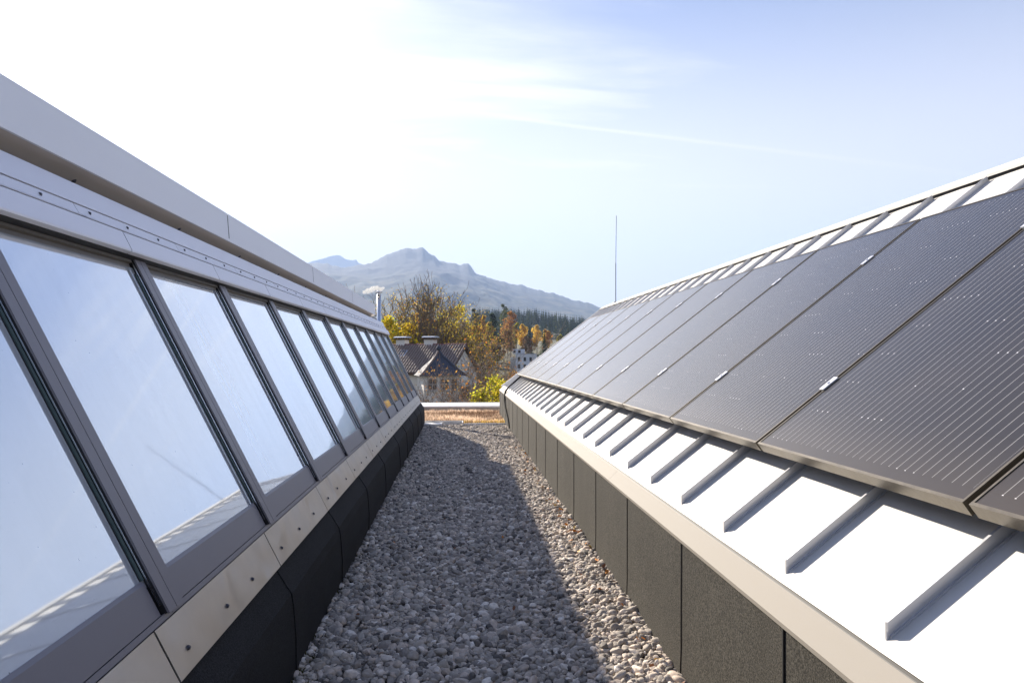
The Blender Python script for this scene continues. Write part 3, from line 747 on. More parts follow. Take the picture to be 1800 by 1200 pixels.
# ================================================================ CABLE, ROD, FLUE
cb_ = path_tube('cable', [(1.45, 12.75, H - 0.085), (1.20, 12.55, H - 0.28), (0.98, 12.35, H - 0.455), (0.86, 12.15, H - 0.545), (0.80, 12.0, H - 0.62), (0.775, 11.8, H - 0.76), (0.775, 11.45, H - 0.90), (0.785, 11.05, H - 1.03), (0.79, 10.78, H - 1.16)], 0.016, M_cable)
tag(cb_, 'thick black cable hanging over the far eaves of the right roof down to the gravel', 'cable')
rod = empty('lightning_rod', (2.95, 12.75, H + 1.03)); tag(rod, 'thin lightning rod standing on the ridge of the right roof against the sky', 'lightning rod')
d_ = 13.0; top = (628 - 380) * d_ / 1200.0
path_tube('rod', [(0, 0, -0.02), (0, 0, 0.75)], 0.007, M_cable, rod, 8, 1)
path_tube('rod_tip', [(0, 0, 0.75), (0.012, 0, top - 1.03)], 0.0045, M_cable, rod, 8, 1)
lathe('foot', [(0.05, -0.02), (0.05, 0.01), (0.015, 0.03)], M_screw, rod)
fl = empty('flue_pipe', (-1.63, 14.0, 0)); tag(fl, 'slim stainless steel flue pipe with steam rising behind the far end of the skylight', 'flue')
lathe('pipe', [(0.043, 0.0), (0.043, 2.42)], M_steel, fl, n=20)
lathe('rain_cap', [(0.06, 2.46), (0.075, 2.475), (0.02, 2.50)], M_steel, fl)
lathe('cap_stay', [(0.02, 2.42), (0.02, 2.46)], M_steel, fl)
lathe('collar', [(0.055, 1.35), (0.055, 1.38), (0.045, 1.40)], M_steel, fl)
# steam: soft lumps of vapour
m = bpy.data.materials.new('steam'); m.use_nodes = True; t = NT(m.node_tree)
vp = t.n('ShaderNodeVolumePrincipled', {'Color': (1, 1, 1, 1), 'Density': 9.0, 'Anisotropy': 0.3})
t.n('ShaderNodeOutputMaterial', {'Volume': vp.outputs[0]})
bm = bmesh.new()
for (dx, dz, r) in ((0.03, 2.53, 0.05), (-0.03, 2.55, 0.055), (-0.10, 2.54, 0.05), (-0.16, 2.52, 0.06), (-0.23, 2.50, 0.055), (-0.29, 2.47, 0.045), (0.08, 2.55, 0.035)):
    bmesh.ops.create_icosphere(bm, subdivisions=3, radius=r, matrix=Matrix.Translation((-1.63 + dx, 14.0, dz)))
for v in bm.verts:
    v.co.x += 0.03 * (float(hash_noise(np.array(v.co.x * 30), np.array(v.co.z * 30), 2)) - 0.5)
    v.co.z += 0.03 * (float(hash_noise(np.array(v.co.x * 30 + 9), np.array(v.co.z * 30), 4)) - 0.5)
me = bpy.data.meshes.new('steam'); bm.to_mesh(me); bm.free()
tag(link('steam', me, m), 'small puff of white steam drifting left from the flue', kind='stuff')

# ================================================================ LEAVES ON THE GRAVEL
bm = bmesh.new()
vs = [bm.verts.new(p) for p in ((-0.014, 0, 0), (-0.004, 0.008, 0.004), (0.008, 0.007, 0.003), (0.016, 0, 0.006), (0.007, -0.007, 0.002), (-0.005, -0.008, 0.005))]
bm.faces.new(vs[:4]); bm.faces.new((vs[0], vs[3], vs[4], vs[5]))
leaf_me = bpy.data.meshes.new('fallen_leaf'); bm.to_mesh(leaf_me); bm.free()
LM = [simple('leaf_orange', (0.55, 0.20, 0.02), 0.6), simple('leaf_yellow', (0.60, 0.36, 0.04), 0.6), simple('leaf_brown', (0.20, 0.08, 0.03), 0.7)]
leaf_mes = []
for mm in LM:
    l2 = leaf_me.copy(); l2.materials.append(mm); leaf_mes.append(l2)
bpy.data.meshes.remove(leaf_me)
def fleaf(x, y, kind, lab, grp, s=1.0):
    o = bpy.data.objects.new('fallen_leaf', leaf_mes[kind]); COL.objects.link(o)
    o.location = (x, y, 0.020 + random.uniform(0, 0.010)); o.rotation_euler = (random.uniform(-0.7, 0.7), random.uniform(-0.7, 0.7), random.uniform(0, 6.3)); o.scale = (s, s, s)
    tag(o, lab, 'leaf', grp)
for k in range(80):
    y = 2.0 + (random.random() ** 1.1) * 7.0
    x = 0.785 - abs(random.gauss(0, 0.055)) - 0.01
    c_ = random.choice((0, 0, 0, 1, 1, 2))
    fleaf(x, y, c_, ('small orange leaf lying on the sunlit gravel along the right felt wall', 'small yellow leaf lying on the sunlit gravel along the right felt wall', 'small brown leaf lying on the sunlit gravel along the right felt wall')[c_], ('orange', 'yellow', 'brown')[c_] + ' leaves along the right wall', random.uniform(0.7, 1.35))
for k in range(18):
    y = random.uniform(2.2, 7.0); x = random.uniform(-0.45, 0.45)
    c_ = random.choice((0, 2))
    fleaf(x, y, c_, ('small orange leaf lying on the shaded gravel' if c_ == 0 else 'small brown leaf lying on the shaded gravel'), ('orange' if c_ == 0 else 'brown') + ' leaves on the shaded gravel', random.uniform(0.6, 0.9))

# ================================================================ DRY ROOF PLANTS
def tufts(n, x0, x1, y0, y1, hmin, hmax, colfn, w=0.006, blades=5, z0=-0.02, spread=0.05):
    V, C = [], []
    bx = rng.uniform(x0, x1, n); by = rng.uniform(y0, y1, n)
    V = np.zeros((n * blades, 3, 3)); Cc = np.zeros((n * blades, 3, 3))
    px_, py_ = np.repeat(bx, blades), np.repeat(by, blades); m_ = n * blades
    a = rng.uniform(0, 6.28, m_); hh = rng.uniform(hmin, hmax, m_) * (0.7 + 0.6 * fbm(px_ * 2.5, py_ * 2.5, 2, 11))
    ln = rng.uniform(0.1, 1.0, m_) * spread
    px_ = px_ + rng.normal(0, 0.02, m_); py_ = py_ + rng.normal(0, 0.02, m_)
    V[:, 0] = np.stack([px_ - w * np.cos(a), py_ - w * np.sin(a), np.full(m_, z0)], 1)
    V[:, 1] = np.stack([px_ + w * np.cos(a), py_ + w * np.sin(a), np.full(m_, z0)], 1)
    b = rng.uniform(0, 6.28, m_)
    V[:, 2] = np.stack([px_ + ln * np.cos(b), py_ + ln * np.sin(b), z0 + hh], 1)
    c = colfn(px_, py_, rng.random(m_)); Cc[:] = c[:, None, :]
    return V.reshape(-1, 3), Cc.reshape(-1, 3)
def sedcol(x, y, r):
    n = fbm(x * 1.7, y * 2.2, 3, 21)
    a = np.array([0.20, 0.13, 0.09]); b = np.array([0.68, 0.54, 0.42]); c = np.array([0.62, 0.44, 0.05])
    k = np.clip((n - 0.38) * 4 + (r - 0.5) * 0.9, 0, 1)[:, None]
    out = a * (1 - k) + b * k
    yel = (np.clip((12.6 - y) * 1.2, 0, 1) * np.clip((x + 0.3) * 1.2, 0.15, 1) * (r > 0.3))[:, None]
    out = out * (1 - yel) + c * yel
    return out * rng.uniform(0.55, 1.25, len(x))[:, None]
V1, C1 = tufts(6000, -1.6, 2.6, 11.95, 14.82, 0.015, 0.075, sedcol, 0.009, 6, -0.02, 0.035)
V2, C2 = tufts(260, -1.6, 2.6, 12.6, 14.7, 0.05, 0.10, sedcol, 0.004, 5, 0.0, 0.03)
V_, C_ = np.concatenate([V1, V2]), np.concatenate([C1, C2])
tag(link('roof_plants', npmesh('roof_plants', V_, np.arange(len(V_)).reshape(-1, 3), False, C_), M_leaf), 'dry reddish brown and yellow low roof plants before the parapet', kind='stuff')
# moss line along the left wall foot
def mosscol(x, y, r): return np.tile(np.array([[0.06, 0.065, 0.02]]), (len(x), 1)) * rng.uniform(0.5, 1.4, len(x))[:, None]
Vm, Cm = tufts(900, -0.60, -0.585, 2.0, 10.5, 0.006, 0.02, mosscol, 0.004, 5, 0.0, 0.012)
tag(link('moss', npmesh('moss', Vm, np.arange(len(Vm)).reshape(-1, 3), False, Cm), M_leaf), 'thin line of moss where gravel meets the left felt upstand', kind='stuff')

# ================================================================ TREES
def grow_tree(seed, height, spread, trunk_r, levels=5, forks=(3, 4, 3, 3, 3), up=0.5, lean=(0, 0), first=0.28, wob=0.25, lr=0.66, decay=0.62):
    r_ = random.Random(seed); segs = []; tips = []
    def rec(p, d, ln, rad, lev):
        n = 4 if lev == 0 else 3
        pts = [p]; rads = [rad]
        for k in range(n):
            d = (d + Vector((r_.gauss(0, wob), r_.gauss(0, wob), r_.gauss(0, wob) + up * 0.18)) * (0.30 if lev == 0 else 0.55)).normalized()
            q = pts[-1] + d * (ln / n); nr_ = rad * (1 - (0.42 if lev < levels - 1 else 0.7) * (k + 1) / n)
            segs.append((*pts[-1], *q, rads[-1], nr_)); pts.append(q); rads.append(nr_)
        if lev >= levels - 1:
            tips.append(pts[-1]); tips.append(pts[1]); return
        nf = forks[lev]
        for k in range(nf):
            at = r_.uniform(first if lev == 0 else 0.25, 1.0) if k else 1.0
            i = min(int(at * n), n - 1); f = at * n - i
            base = pts[i].lerp(pts[i + 1], min(f, 1.0)); br = rads[min(i + 1, n)] * (0.85 if k == 0 else 0.62)
            ang = r_.uniform(0, 6.28); out = Vector((math.cos(ang), math.sin(ang), 0))
            dev = (0.25 if k == 0 else r_.uniform(0.5, 1.0)) * spread
            nd = (d + out * dev + Vector((0, 0, up * 0.35))).normalized()
            rec(base, nd, ln * (lr if k else lr * 1.1) * r_.uniform(0.8, 1.15), max(br, 0.004), lev + 1)
    rec(Vector((0, 0, 0)), Vector((lean[0], lean[1], 1)).normalized(), height * 0.36, trunk_r, 0)
    S = np.array(segs); tp = np.array([tuple(t_) for t_ in tips])
    zmax = max(S[:, 5].max(), 0.1); k = height / zmax
    S[:, :6] *= k; tp *= k
    return S, tp
def leaf_quads(P, size, cols, seed=0, jitter=0.3, flat=0.0):
    g = np.random.default_rng(seed); n = len(P)
    P = P + g.normal(0, jitter, P.shape)
    a = g.normal(0, 1, (n, 3)); a /= np.linalg.norm(a, axis=1, keepdims=True)
    b = g.normal(0, 1, (n, 3)); b -= a * (a * b).sum(1, keepdims=True); b /= np.linalg.norm(b, axis=1, keepdims=True)
    s = size * g.uniform(0.6, 1.35, (n, 1))
    V = np.stack([P - a * s, P - b * s * 0.55, P + a * s, P + b * s * 0.55], 1).reshape(-1, 3)
    cols = np.array(cols); c = cols[g.integers(0, len(cols), n)] * g.uniform(0.7, 1.25, (n, 1))
    return V, np.arange(n * 4).reshape(-1, 4), np.repeat(c, 4, axis=0)
def broadleaf(name, loc, height, spread, trunk_r, seed, label, cat='tree', leaves=0, lsize=0.15, cols=None, jitter=0.4, levels=5, forks=(4, 4, 3, 3, 3), up=0.5, bark=None, group=None, minr=0.0, sides=4, lowz=0.0, highz=1.0, **kw):
    e = empty(name, loc); tag(e, label, cat, group)
    S, tp = grow_tree(seed, height, spread, trunk_r, levels, forks, up, **kw)
    S[:, 6:] = np.maximum(S[:, 6:], minr)
    big = S[:, 6] > trunk_r * 0.3
    link('trunk', tubes_mesh('trunk', S[big], 7), bark or M_bark, e)
    link('branches', tubes_mesh('branches', S[~big], 3), bark or M_bark, e)
    if leaves:
        g = np.random.default_rng(seed); tq = tp[(tp[:, 2] >= lowz * height) & (tp[:, 2] <= highz * height)]
        P = tq[g.integers(0, len(tq), leaves)]
        V, F, C = leaf_quads(P, lsize, cols, seed, jitter)
        link('crown', npmesh('crown', V, F, False, C), M_leaf, e)
    return e
def clump_tree(name, loc, height, width, seed, label, cols, n=1400, lsize=0.32, cat='tree', group=None, shape=0.6, trunk=0.3, base=0.18, lobes=11):
    """tree far off: trunk with limbs, and leaf clumps through an uneven crown"""
    e = empty(name, loc); tag(e, label, cat, group)
    g = np.random.default_rng(seed)
    S, tp = grow_tree(seed, height * 0.85, 0.8, trunk, 4, (4, 3, 3, 2), 0.6)
    S[:, :2] *= width / max(np.ptp(S[:, 3]), 0.1) * 0.8; S[:, 3:5] *= width / max(np.ptp(S[:, 3]), 0.1) * 0.8 if False else 1.0
    big = S[:, 6] > 0.0
    link('trunk', tubes_mesh('trunk', np.array([(0, 0, 0, 0, 0, height * 0.75, trunk, trunk * 0.25)]), 6), M_bark, e)
    L_ = []
    for k in range(lobes):
        h = base + (1 - base) * (k + 0.5) / lobes
        rr_ = width * 0.5 * math.sin(math.pi * min(1, (h - base) / (1 - base) * 0.86 + 0.12)) ** shape
        a = g.uniform(0, 6.28); q = g.uniform(0.15, 0.62) * rr_
        L_.append((q * math.cos(a), q * math.sin(a), h * height * 0.93, rr_ * g.uniform(0.45, 0.75)))
    P = []
    for (x, y, z, r) in L_:
        m_ = n // lobes; d = g.normal(0, 1, (m_, 3)); d /= np.linalg.norm(d, axis=1, keepdims=True)
        P.append(np.array([[x, y, z]]) + d * (r * g.uniform(0.55, 1.05, (m_, 1))) * np.array([[1, 1, 0.8]]))
    P = np.concatenate(P); V, F, C = leaf_quads(P, lsize, cols, seed, 0.15)
    link('crown', npmesh('crown', V, F, False, C), M_leaf, e)
    return e
def conifer_tris(height, width, seed, whorls=16, per=11, cols=((0.03, 0.05, 0.025), (0.045, 0.065, 0.03)), droop=0.25, base=0.06):
    g = np.random.default_rng(seed); V, C = [], []; cols = np.array(cols)
    for w in range(whorls):
        f = w / (whorls - 1); z = height * (base + (1 - base) * f * 0.985); r = width / 2 * (1 - f) ** 0.85 * g.uniform(0.8, 1.1) + 0.02 * width
        for k in range(per):
            a = 2 * math.pi * (k + g.uniform(-0.4, 0.4)) / per; rr_ = r * g.uniform(0.7, 1.15); wd = max(2 * math.pi * r / per * 0.55, 0.03 * width)
            ca, sa = math.cos(a), math.sin(a); up_ = height / whorls * 0.75
            V += [(0, 0, z + up_), (rr_ * ca * 0.75 - wd * sa, rr_ * sa * 0.75 + wd * ca, z - droop * rr_ * 0.6), (rr_ * ca, rr_ * sa, z - droop * rr_), (rr_ * ca * 0.75 + wd * sa, rr_ * sa * 0.75 - wd * ca, z - droop * rr_ * 0.6)]
            c = cols[g.integers(0, len(cols))] * g.uniform(0.6, 1.3); C += [c] * 4
    return np.array(V), np.array(C)
def conifer(name, loc, height, width, seed, label, cat='conifer', group=None, **kw):
    e = empty(name, loc); tag(e, label, cat, group)
    link('trunk', tubes_mesh('trunk', np.array([(0, 0, 0, 0, 0, height * 0.97, width * 0.05, 0.02)]), 6), M_bark, e)
    V, C = conifer_tris(height, width, seed, **kw)
    link('crown', npmesh('crown', V, np.arange(len(V)).reshape(-1, 4), False, C), M_leaf, e)
    return e
def at(px, d, zoff=0.0):
    p = place(px, 628, d); p.z = float(terrain(p.x, p.y)) + zoff; return p
def h_to(py, d, base): return H + (628 - py) * d / 1200.0 - base

YEL = ((0.62, 0.48, 0.03), (0.50, 0.42, 0.04), (0.68, 0.52, 0.05)); YG = ((0.36, 0.38, 0.03), (0.45, 0.42, 0.04), (0.20, 0.24, 0.03)); ORG = ((0.42, 0.20, 0.04), (0.36, 0.15, 0.04), (0.45, 0.26, 0.06)); RUST = ((0.26, 0.13, 0.055), (0.19, 0.10, 0.045), (0.30, 0.16, 0.06), (0.14, 0.10, 0.05)); OLV = ((0.17, 0.16, 0.045), (0.24, 0.19, 0.05), (0.30, 0.20, 0.065)); DGR = ((0.028, 0.045, 0.024), (0.042, 0.06, 0.026)); GOLD = ((0.58, 0.42, 0.07), (0.50, 0.33, 0.05), (0.62, 0.48, 0.10))
GOLD2 = ((0.42, 0.28, 0.06), (0.34, 0.22, 0.06))
# tall bare trees behind the house
for (px, d, ty, sp_, tr, sd_, lab, lv, cols, ln) in (
    (742, 78, 482, 1.75, 0.42, 11, 'tallest nearly bare tree with a wide fan of twigs behind the two chimneys', 9000, YEL + OLV + OLV + GOLD2, (0, 0)),
    (716, 76, 477, 0.85, 0.24, 23, 'slender bare tree with one upright leader left of the wide tree', 1500, OLV + ORG, (0.0, 0)),
    (765, 80, 492, 1.6, 0.30, 35, 'bare tree leaning right with many fine twigs behind the right chimney', 6500, OLV + YEL + GOLD2, (0.12, 0)),
    (790, 84, 507, 1.6, 0.28, 47, 'bare tree with pale spreading twigs right of the tall group', 5000, YEL + OLV + GOLD2, (0.15, 0)),
    (812, 83, 520, 1.6, 0.24, 48, 'golden brown bare tree at the right end of the tall group', 4500, YEL + GOLD2 + OLV, (0.1, 0)),
    (694, 74, 508, 1.5, 0.24, 59, 'bare tree with drooping side branches just right of the steel flue', 5000, YEL + OLV + GOLD2, (-0.15, 0))):
    b = at(px, d)
    broadleaf('bare_tree', b, h_to(ty, d, b.z), sp_, tr, sd_, lab, leaves=lv, lsize=0.10, cols=cols, jitter=0.3, levels=7, forks=(6, 5, 3, 3, 3, 3, 2), up=0.5, minr=0.017, lowz=0.12, highz=0.92, group='tall bare trees behind the house', first=0.35, bark=M_bark)
# yellow foliage low behind the house
for (px, d, ty, w, sd_, lab, cols, n_) in (
    (688, 70, 542, 6.6, 61, 'bright yellow bushy tree beside the steel flue and skylight end', YEL + YG, 1500),
    (716, 71, 552, 6.0, 62, 'yellow green bushy tree behind the left chimney', YEL + OLV, 1200),
    (802, 90, 524, 8.5, 63, 'yellow tree in sun right of the tall bare trees', YEL + YG, 1500),
    (776, 88, 545, 7.5, 64, 'olive yellow bushy tree behind the ridge of the house', OLV + YG, 1300),
    (832, 95, 560, 6.5, 65, 'olive and brown tree between the house and the hillside', OLV + ORG, 1300),
    (742, 92, 540, 8.5, 66, 'olive undergrowth tree between the trunks behind the chimneys', OLV + YEL, 1300)):
    b = at(px, d)
    clump_tree('autumn_tree', b, h_to(ty, d, b.z), w, sd_, lab, cols, n=int(n_ * 1.7), lsize=0.17, group='autumn trees behind the house', base=0.35)
# mid distance trees on the slope
clump_tree('pine_tree', at(886, 300), h_to(528, 300, at(886, 300).z), 7.0, 71, 'pine tree whose airy top stands above the hillside wood', ((0.07, 0.09, 0.04), (0.10, 0.11, 0.05)), n=900, lsize=0.35, cat='pine', base=0.4)
clump_tree('pine_tree', at(834, 180), h_to(532, 180, at(834, 180).z), 4.2, 72, 'dark pine just right of the tall bare trees', DGR, n=1600, lsize=0.2, cat='conifer', base=0.3)
for (px, d, ty, w, sd_, lab, cols, nm) in (
    (897, 290, 543, 8.5, 81, 'rust orange tree in front of the conifer hillside', RUST + ORG, 'autumn_tree'),
    (893, 275, 575, 9.0, 82, 'brown orange lower tree below the rust orange crown', RUST + OLV, 'autumn_tree'),
    (868, 270, 545, 7.5, 83, 'rounded dark green pine between two orange trees', DGR, 'pine_tree'),
    (849, 265, 549, 5.0, 84, 'pale orange tree left of the dark green pine', ORG + GOLD, 'autumn_tree'),
    (859, 250, 562, 6.0, 85, 'slim olive and orange tree before the dark pine', OLV + YG + ORG, 'autumn_tree'),
    (919, 300, 566, 5.6, 86, 'golden birch left of the small dark spruce', GOLD, 'birch_tree'),
    (908, 310, 563, 4.8, 90, 'olive green tree with bright rim next to the golden birch', OLV + YG, 'autumn_tree'),
    (944, 300, 568, 6.2, 87, 'golden birch with the brightest crown right of the dark spruce', GOLD, 'birch_tree'),
    (961, 305, 577, 5.8, 88, 'orange birch behind the nearer spruce', ORG + GOLD, 'birch_tree'),
    (984, 320, 587, 4.5, 89, 'small olive tree close to the edge of the solar panels', OLV + YG, 'autumn_tree'),
    (842, 240, 585, 9.0, 91, 'olive yellow bushy tree above the foreground shrubs', OLV + YEL + RUST, 'autumn_tree'),
    (875, 235, 590, 8.0, 92, 'brown tree above the white building', OLV + RUST, 'autumn_tree'),
    (925, 285, 590, 7.0, 93, 'brown undergrowth tree below the golden birch', RUST + OLV, 'autumn_tree')):
    b = at(px, d)
    clump_tree(nm, b, h_to(ty, d, b.z), w, sd_, lab, cols, n=2200, lsize=0.32, trunk=0.18, group='autumn trees on the far slope', base=0.3)
conifer('spruce_tree', at(931, 290), h_to(574, 290, at(931, 290).z), 4.6, 95, 'small dark spruce between two golden birches', whorls=16, per=9)
conifer('spruce_tree', at(957, 235), h_to(580, 235, at(957, 235).z), 6.6, 96, 'pointed green spruce beside the roof edge and white building', whorls=18, per=11, cols=((0.045, 0.075, 0.03), (0.06, 0.085, 0.03)))
# the wooded hillside, one mass
g = np.random.default_rng(5); VV, CC, off = [], [], 0
proto = [conifer_tris(1, 0.40, 200 + k, whorls=7, per=6, droop=0.3) for k in range(6)]
cnt = 0
xs = g.uniform(-60, 420, 6000); ysx = g.uniform(560, 985, 6000)
for x, y in zip(xs, ysx):
    px_ = 808 + 1203.6 * x / y
    if px_ < 830: continue
    if cnt > 2300: break
    z = float(terrain(x, y)) - 0.5; hgt = g.uniform(9, 17); P, C = proto[g.integers(0, 6)]
    a = g.uniform(0, 6.28); ca, sa = math.cos(a), math.sin(a)
    V = np.stack([P[:, 0] * ca - P[:, 1] * sa, P[:, 0] * sa + P[:, 1] * ca, P[:, 2]], 1) * np.array([[hgt, hgt, hgt]]) + np.array([[x, y, z]])
    tint = np.array([1.9, 1.5, 0.9]) if g.random() < 0.16 else np.array([1, 1, 1.0])
    VV.append(V); CC.append(C * tint * g.uniform(0.7, 1.3)); cnt += 1
VV, CC = np.concatenate(VV), np.concatenate(CC)
tag(link('hillside_forest', npmesh('hillside_forest', VV, np.arange(len(VV)).reshape(-1, 4), False, CC), M_leaf), 'dark conifer wood covering the far hillside', kind='stuff')
# near bare trees and shrubs beyond the parapet
for (px, d, ty, sp_, tr, sd_, lab, lv, cols, ls, hh) in (
    (826, 40, 560, 1.25, 0.17, 101, 'near bare tree with rust leaves growing right of the house gable', 480, RUST + ORG, 0.075, None),
    (868, 38, 578, 1.25, 0.14, 102, 'near bare tree with brown twigs beside the metal roof corner', 480, RUST + ORG, 0.075, None),
    (850, 44, 572, 1.2, 0.13, 103, 'twiggy tree with orange leaves between two near bare trees', 480, ORG + OLV, 0.08, None),
    (890, 42, 612, 1.1, 0.10, 104, 'small twiggy tree touching the eaves of the right roof', 380, RUST + ORG, 0.075, None),
    (790, 34, 640, 1.3, 0.09, 105, 'bare branching shrub in front of the house wall and windows', 260, RUST, 0.06, None),
    (752, 33, 648, 1.2, 0.08, 106, 'bare shrub with small orange leaves below the pointed dormer roof', 260, RUST + ORG, 0.06, None),
    (734, 36, 640, 1.1, 0.08, 107, 'thin bare shrub beside the end of the skylight', 260, RUST + ORG, 0.06, None)):
    b = at(px, d)
    broadleaf('bare_tree' if tr > 0.095 else 'bare_shrub', b, h_to(ty, d, b.z), sp_, tr, sd_, lab, leaves=lv, lsize=ls, cols=cols, jitter=0.18, levels=7, forks=(5, 4, 3, 3, 3, 2, 2), up=0.3, minr=0.008, lowz=0.35, group='near bare trees beyond the parapet', bark=M_barkp, first=0.3)
for (px, d, ty, w, sd_, lab, cols) in (
    (864, 37, 642, 2.6, 111, 'bright yellow green shrub in sun beyond the parapet', ((0.46, 0.46, 0.04), (0.62, 0.55, 0.05), (0.30, 0.30, 0.04), (0.20, 0.16, 0.05))),
    (886, 36, 652, 2.0, 112, 'yellow green shrub beside the corner of the metal roof', YG + YEL),
    (847, 37.5, 668, 1.8, 113, 'olive shrub right of the house gable', YG + OLV),
    (900, 52, 640, 3.0, 114, 'olive brown shrub behind the eaves of the metal roof', OLV + ORG)):
    b = at(px, d)
    clump_tree('shrub', b, h_to(ty, d, b.z), w, sd_, lab, cols, n=1500, lsize=0.085, cat='shrub', group='shrubs beyond the parapet', trunk=0.06, base=0.62)
b = at(452, 40)
clump_tree('autumn_tree', b, h_to(399, 40, b.z), 1.4, 121, 'treetop just peeping over the edge of the left fascia', OLV + YEL, n=500, lsize=0.07, base=0.7, trunk=0.08)

# ================================================================ HOUSE WITH TILED ROOF
HA = R(24); hp = place(821, 606, 60); gz = float(terrain(hp.x, hp.y))
house = empty('house', (hp.x, hp.y, 0), -HA); tag(house, 'white rendered house with brown tiled roof, two chimneys and a pointed slate turret', 'house')
zr_ = hp.z; RUN, DROP = 3.5, 2.45; LEN = 11.0; ze_ = zr_ - DROP
w_ = hexes([(-LEN + 0.3, -0.35, -RUN + 0.45, RUN - 0.45, gz - 0.5, ze_ - 0.02)]); w_.materials.append(M_hwall)
link('wall', w_, None, house)
def poly(name, vs, fs, mat, parent):
    me = mesh(name, vs, fs); bm = bmesh.new(); bm.from_mesh(me); bmesh.ops.recalc_face_normals(bm, faces=bm.faces); bm.to_mesh(me); bm.free()
    return link(name, me, mat, parent)
zg_ = ze_ - 0.02
gv = [(-0.35, -RUN + 0.45, zg_), (-0.35, RUN - 0.45, zg_), (-0.35, 0, zr_ - 0.25), (-0.65, -RUN + 0.45, zg_), (-0.65, RUN - 0.45, zg_), (-0.65, 0, zr_ - 0.25)]
poly('gable', gv, [(0, 1, 2), (3, 5, 4), (0, 3, 4, 1), (1, 4, 5, 2), (2, 5, 3, 0)], M_hwall, house)
roof = poly('roof', [(0, -RUN, ze_), (0, 0, zr_), (0, RUN, ze_), (-LEN, -RUN, ze_), (-LEN, 0, zr_), (-LEN, RUN, ze_), (0, -RUN, ze_ - .15), (0, 0, zr_ - .17), (0, RUN, ze_ - .15), (-LEN, -RUN, ze_ - .15), (-LEN, 0, zr_ - .17), (-LEN, RUN, ze_ - .15)],
     [(0, 1, 4, 3), (1, 2, 5, 4), (6, 9, 10, 7), (7, 10, 11, 8), (0, 6, 7, 1), (1, 7, 8, 2), (3, 4, 10, 9), (4, 5, 11, 10), (0, 3, 9, 6), (2, 8, 11, 5)], M_brown, house)
# rows of roll tiles running down the slope
vs, fs = [], []; nrow = int(LEN / 0.26); nk = 8
for k in range(nrow):
    xa = -k * 0.26 - 0.02
    for q in range(nk):
        f0, f1 = q / nk, (q + 1) / nk; b = len(vs)
        for f, lift in ((f0, 0.0), (f1, 0.02)):
            y = -RUN * f; z = zr_ - DROP * f + 0.01 + lift
            for a_ in range(5):
                an = math.pi * a_ / 4; vs.append((xa - 0.13 - 0.095 * math.cos(an), y - 0.04 * math.sin(an), z + 0.11 * math.sin(an)))
        for a_ in range(4): fs.append((b + a_, b + a_ + 1, b + 5 + a_ + 1, b + 5 + a_))
        fs.append((b + 5, b + 6, b + 7, b + 8, b + 9))
o = poly('roof_tiles', vs, fs, M_tile, house); o['kind'] = 'stuff'
tag(link('ridge_tiles', tubes_mesh('ridge_tiles', np.array([(-k * 0.4, 0, zr_ + 0.04, -(k + 1) * 0.4 + 0.03, 0, zr_ + 0.04, 0.11, 0.09) for k in range(27)]), 8), M_tileridge, house), kind='stuff')
def house_local(px, py, d):                # a point of the picture in the house's own axes
    p = place(px, py, d) - Vector((hp.x, hp.y, 0)); c, s = math.cos(HA), math.sin(HA)
    return Vector((p.x * c - p.y * s, p.x * s + p.y * c, p.z))
for px in (711.5, 759.5):
    q = house_local(px, 597, 60.5 + (821 - px) * 0.022)
    ch = hexes([(q.x - 0.44, q.x + 0.44, -0.1, 0.75, zr_ - 0.5, zr_ + 0.50)]); ch.materials.append(M_hwall)
    chim = link('chimney', ch, None, house)
    c2 = hexes([(q.x - 0.58, q.x + 0.58, -0.25, 0.9, zr_ + 0.50, zr_ + 0.56)]); c2.materials.append(M_brown); link('chimney_slab', c2, None, chim)
    c4 = hexes([(q.x - 0.45 + i_ * 0.27, q.x - 0.37 + i_ * 0.27, y_, y_ + 0.08, zr_ + 0.56, zr_ + 0.68) for i_ in range(4) for y_ in (-0.15, 0.72)]); c4.materials.append(M_brown); link('chimney_posts', c4, None, chim)
    vs, fs = [], []
    for k in range(9):
        a_ = math.pi * k / 8
        for x in (q.x - 0.62, q.x + 0.62): vs.append((x, 0.33 - 0.6 * math.cos(a_), zr_ + 0.68 + 0.14 * math.sin(a_)))
    fs = [(2 * k, 2 * k + 1, 2 * k + 3, 2 * k + 2) for k in range(8)] + [tuple(range(0, 18, 2)), tuple(range(17, 0, -2))]
    poly('chimney_cover', vs, fs, M_chimcap, chim)
q = house_local(703, 621, 60.5)
f = 0.28; yq = -RUN * 0.33; zq = zr_ - DROP * 0.33 + 0.12
sk = poly('skylight', [(q.x - 0.4, yq - 0.35, zq - 0.245), (q.x + 0.4, yq - 0.35, zq - 0.245), (q.x + 0.4, yq + 0.35, zq + 0.245), (q.x - 0.4, yq + 0.35, zq + 0.245), (q.x - 0.4, yq - 0.35, zq - 0.4), (q.x + 0.4, yq - 0.35, zq - 0.4), (q.x + 0.4, yq + 0.35, zq + 0.1), (q.x - 0.4, yq + 0.35, zq + 0.1)],
     [(0, 1, 2, 3), (0, 4, 5, 1), (1, 5, 6, 2), (2, 6, 7, 3), (3, 7, 4, 0)], M_chimcap, house)
poly('pane', [(q.x - 0.32, yq - 0.28, zq - 0.186), (q.x + 0.32, yq - 0.28, zq - 0.186), (q.x + 0.32, yq + 0.28, zq + 0.206), (q.x - 0.32, yq + 0.28, zq + 0.206)], [(0, 1, 2, 3)], M_wglass, sk)
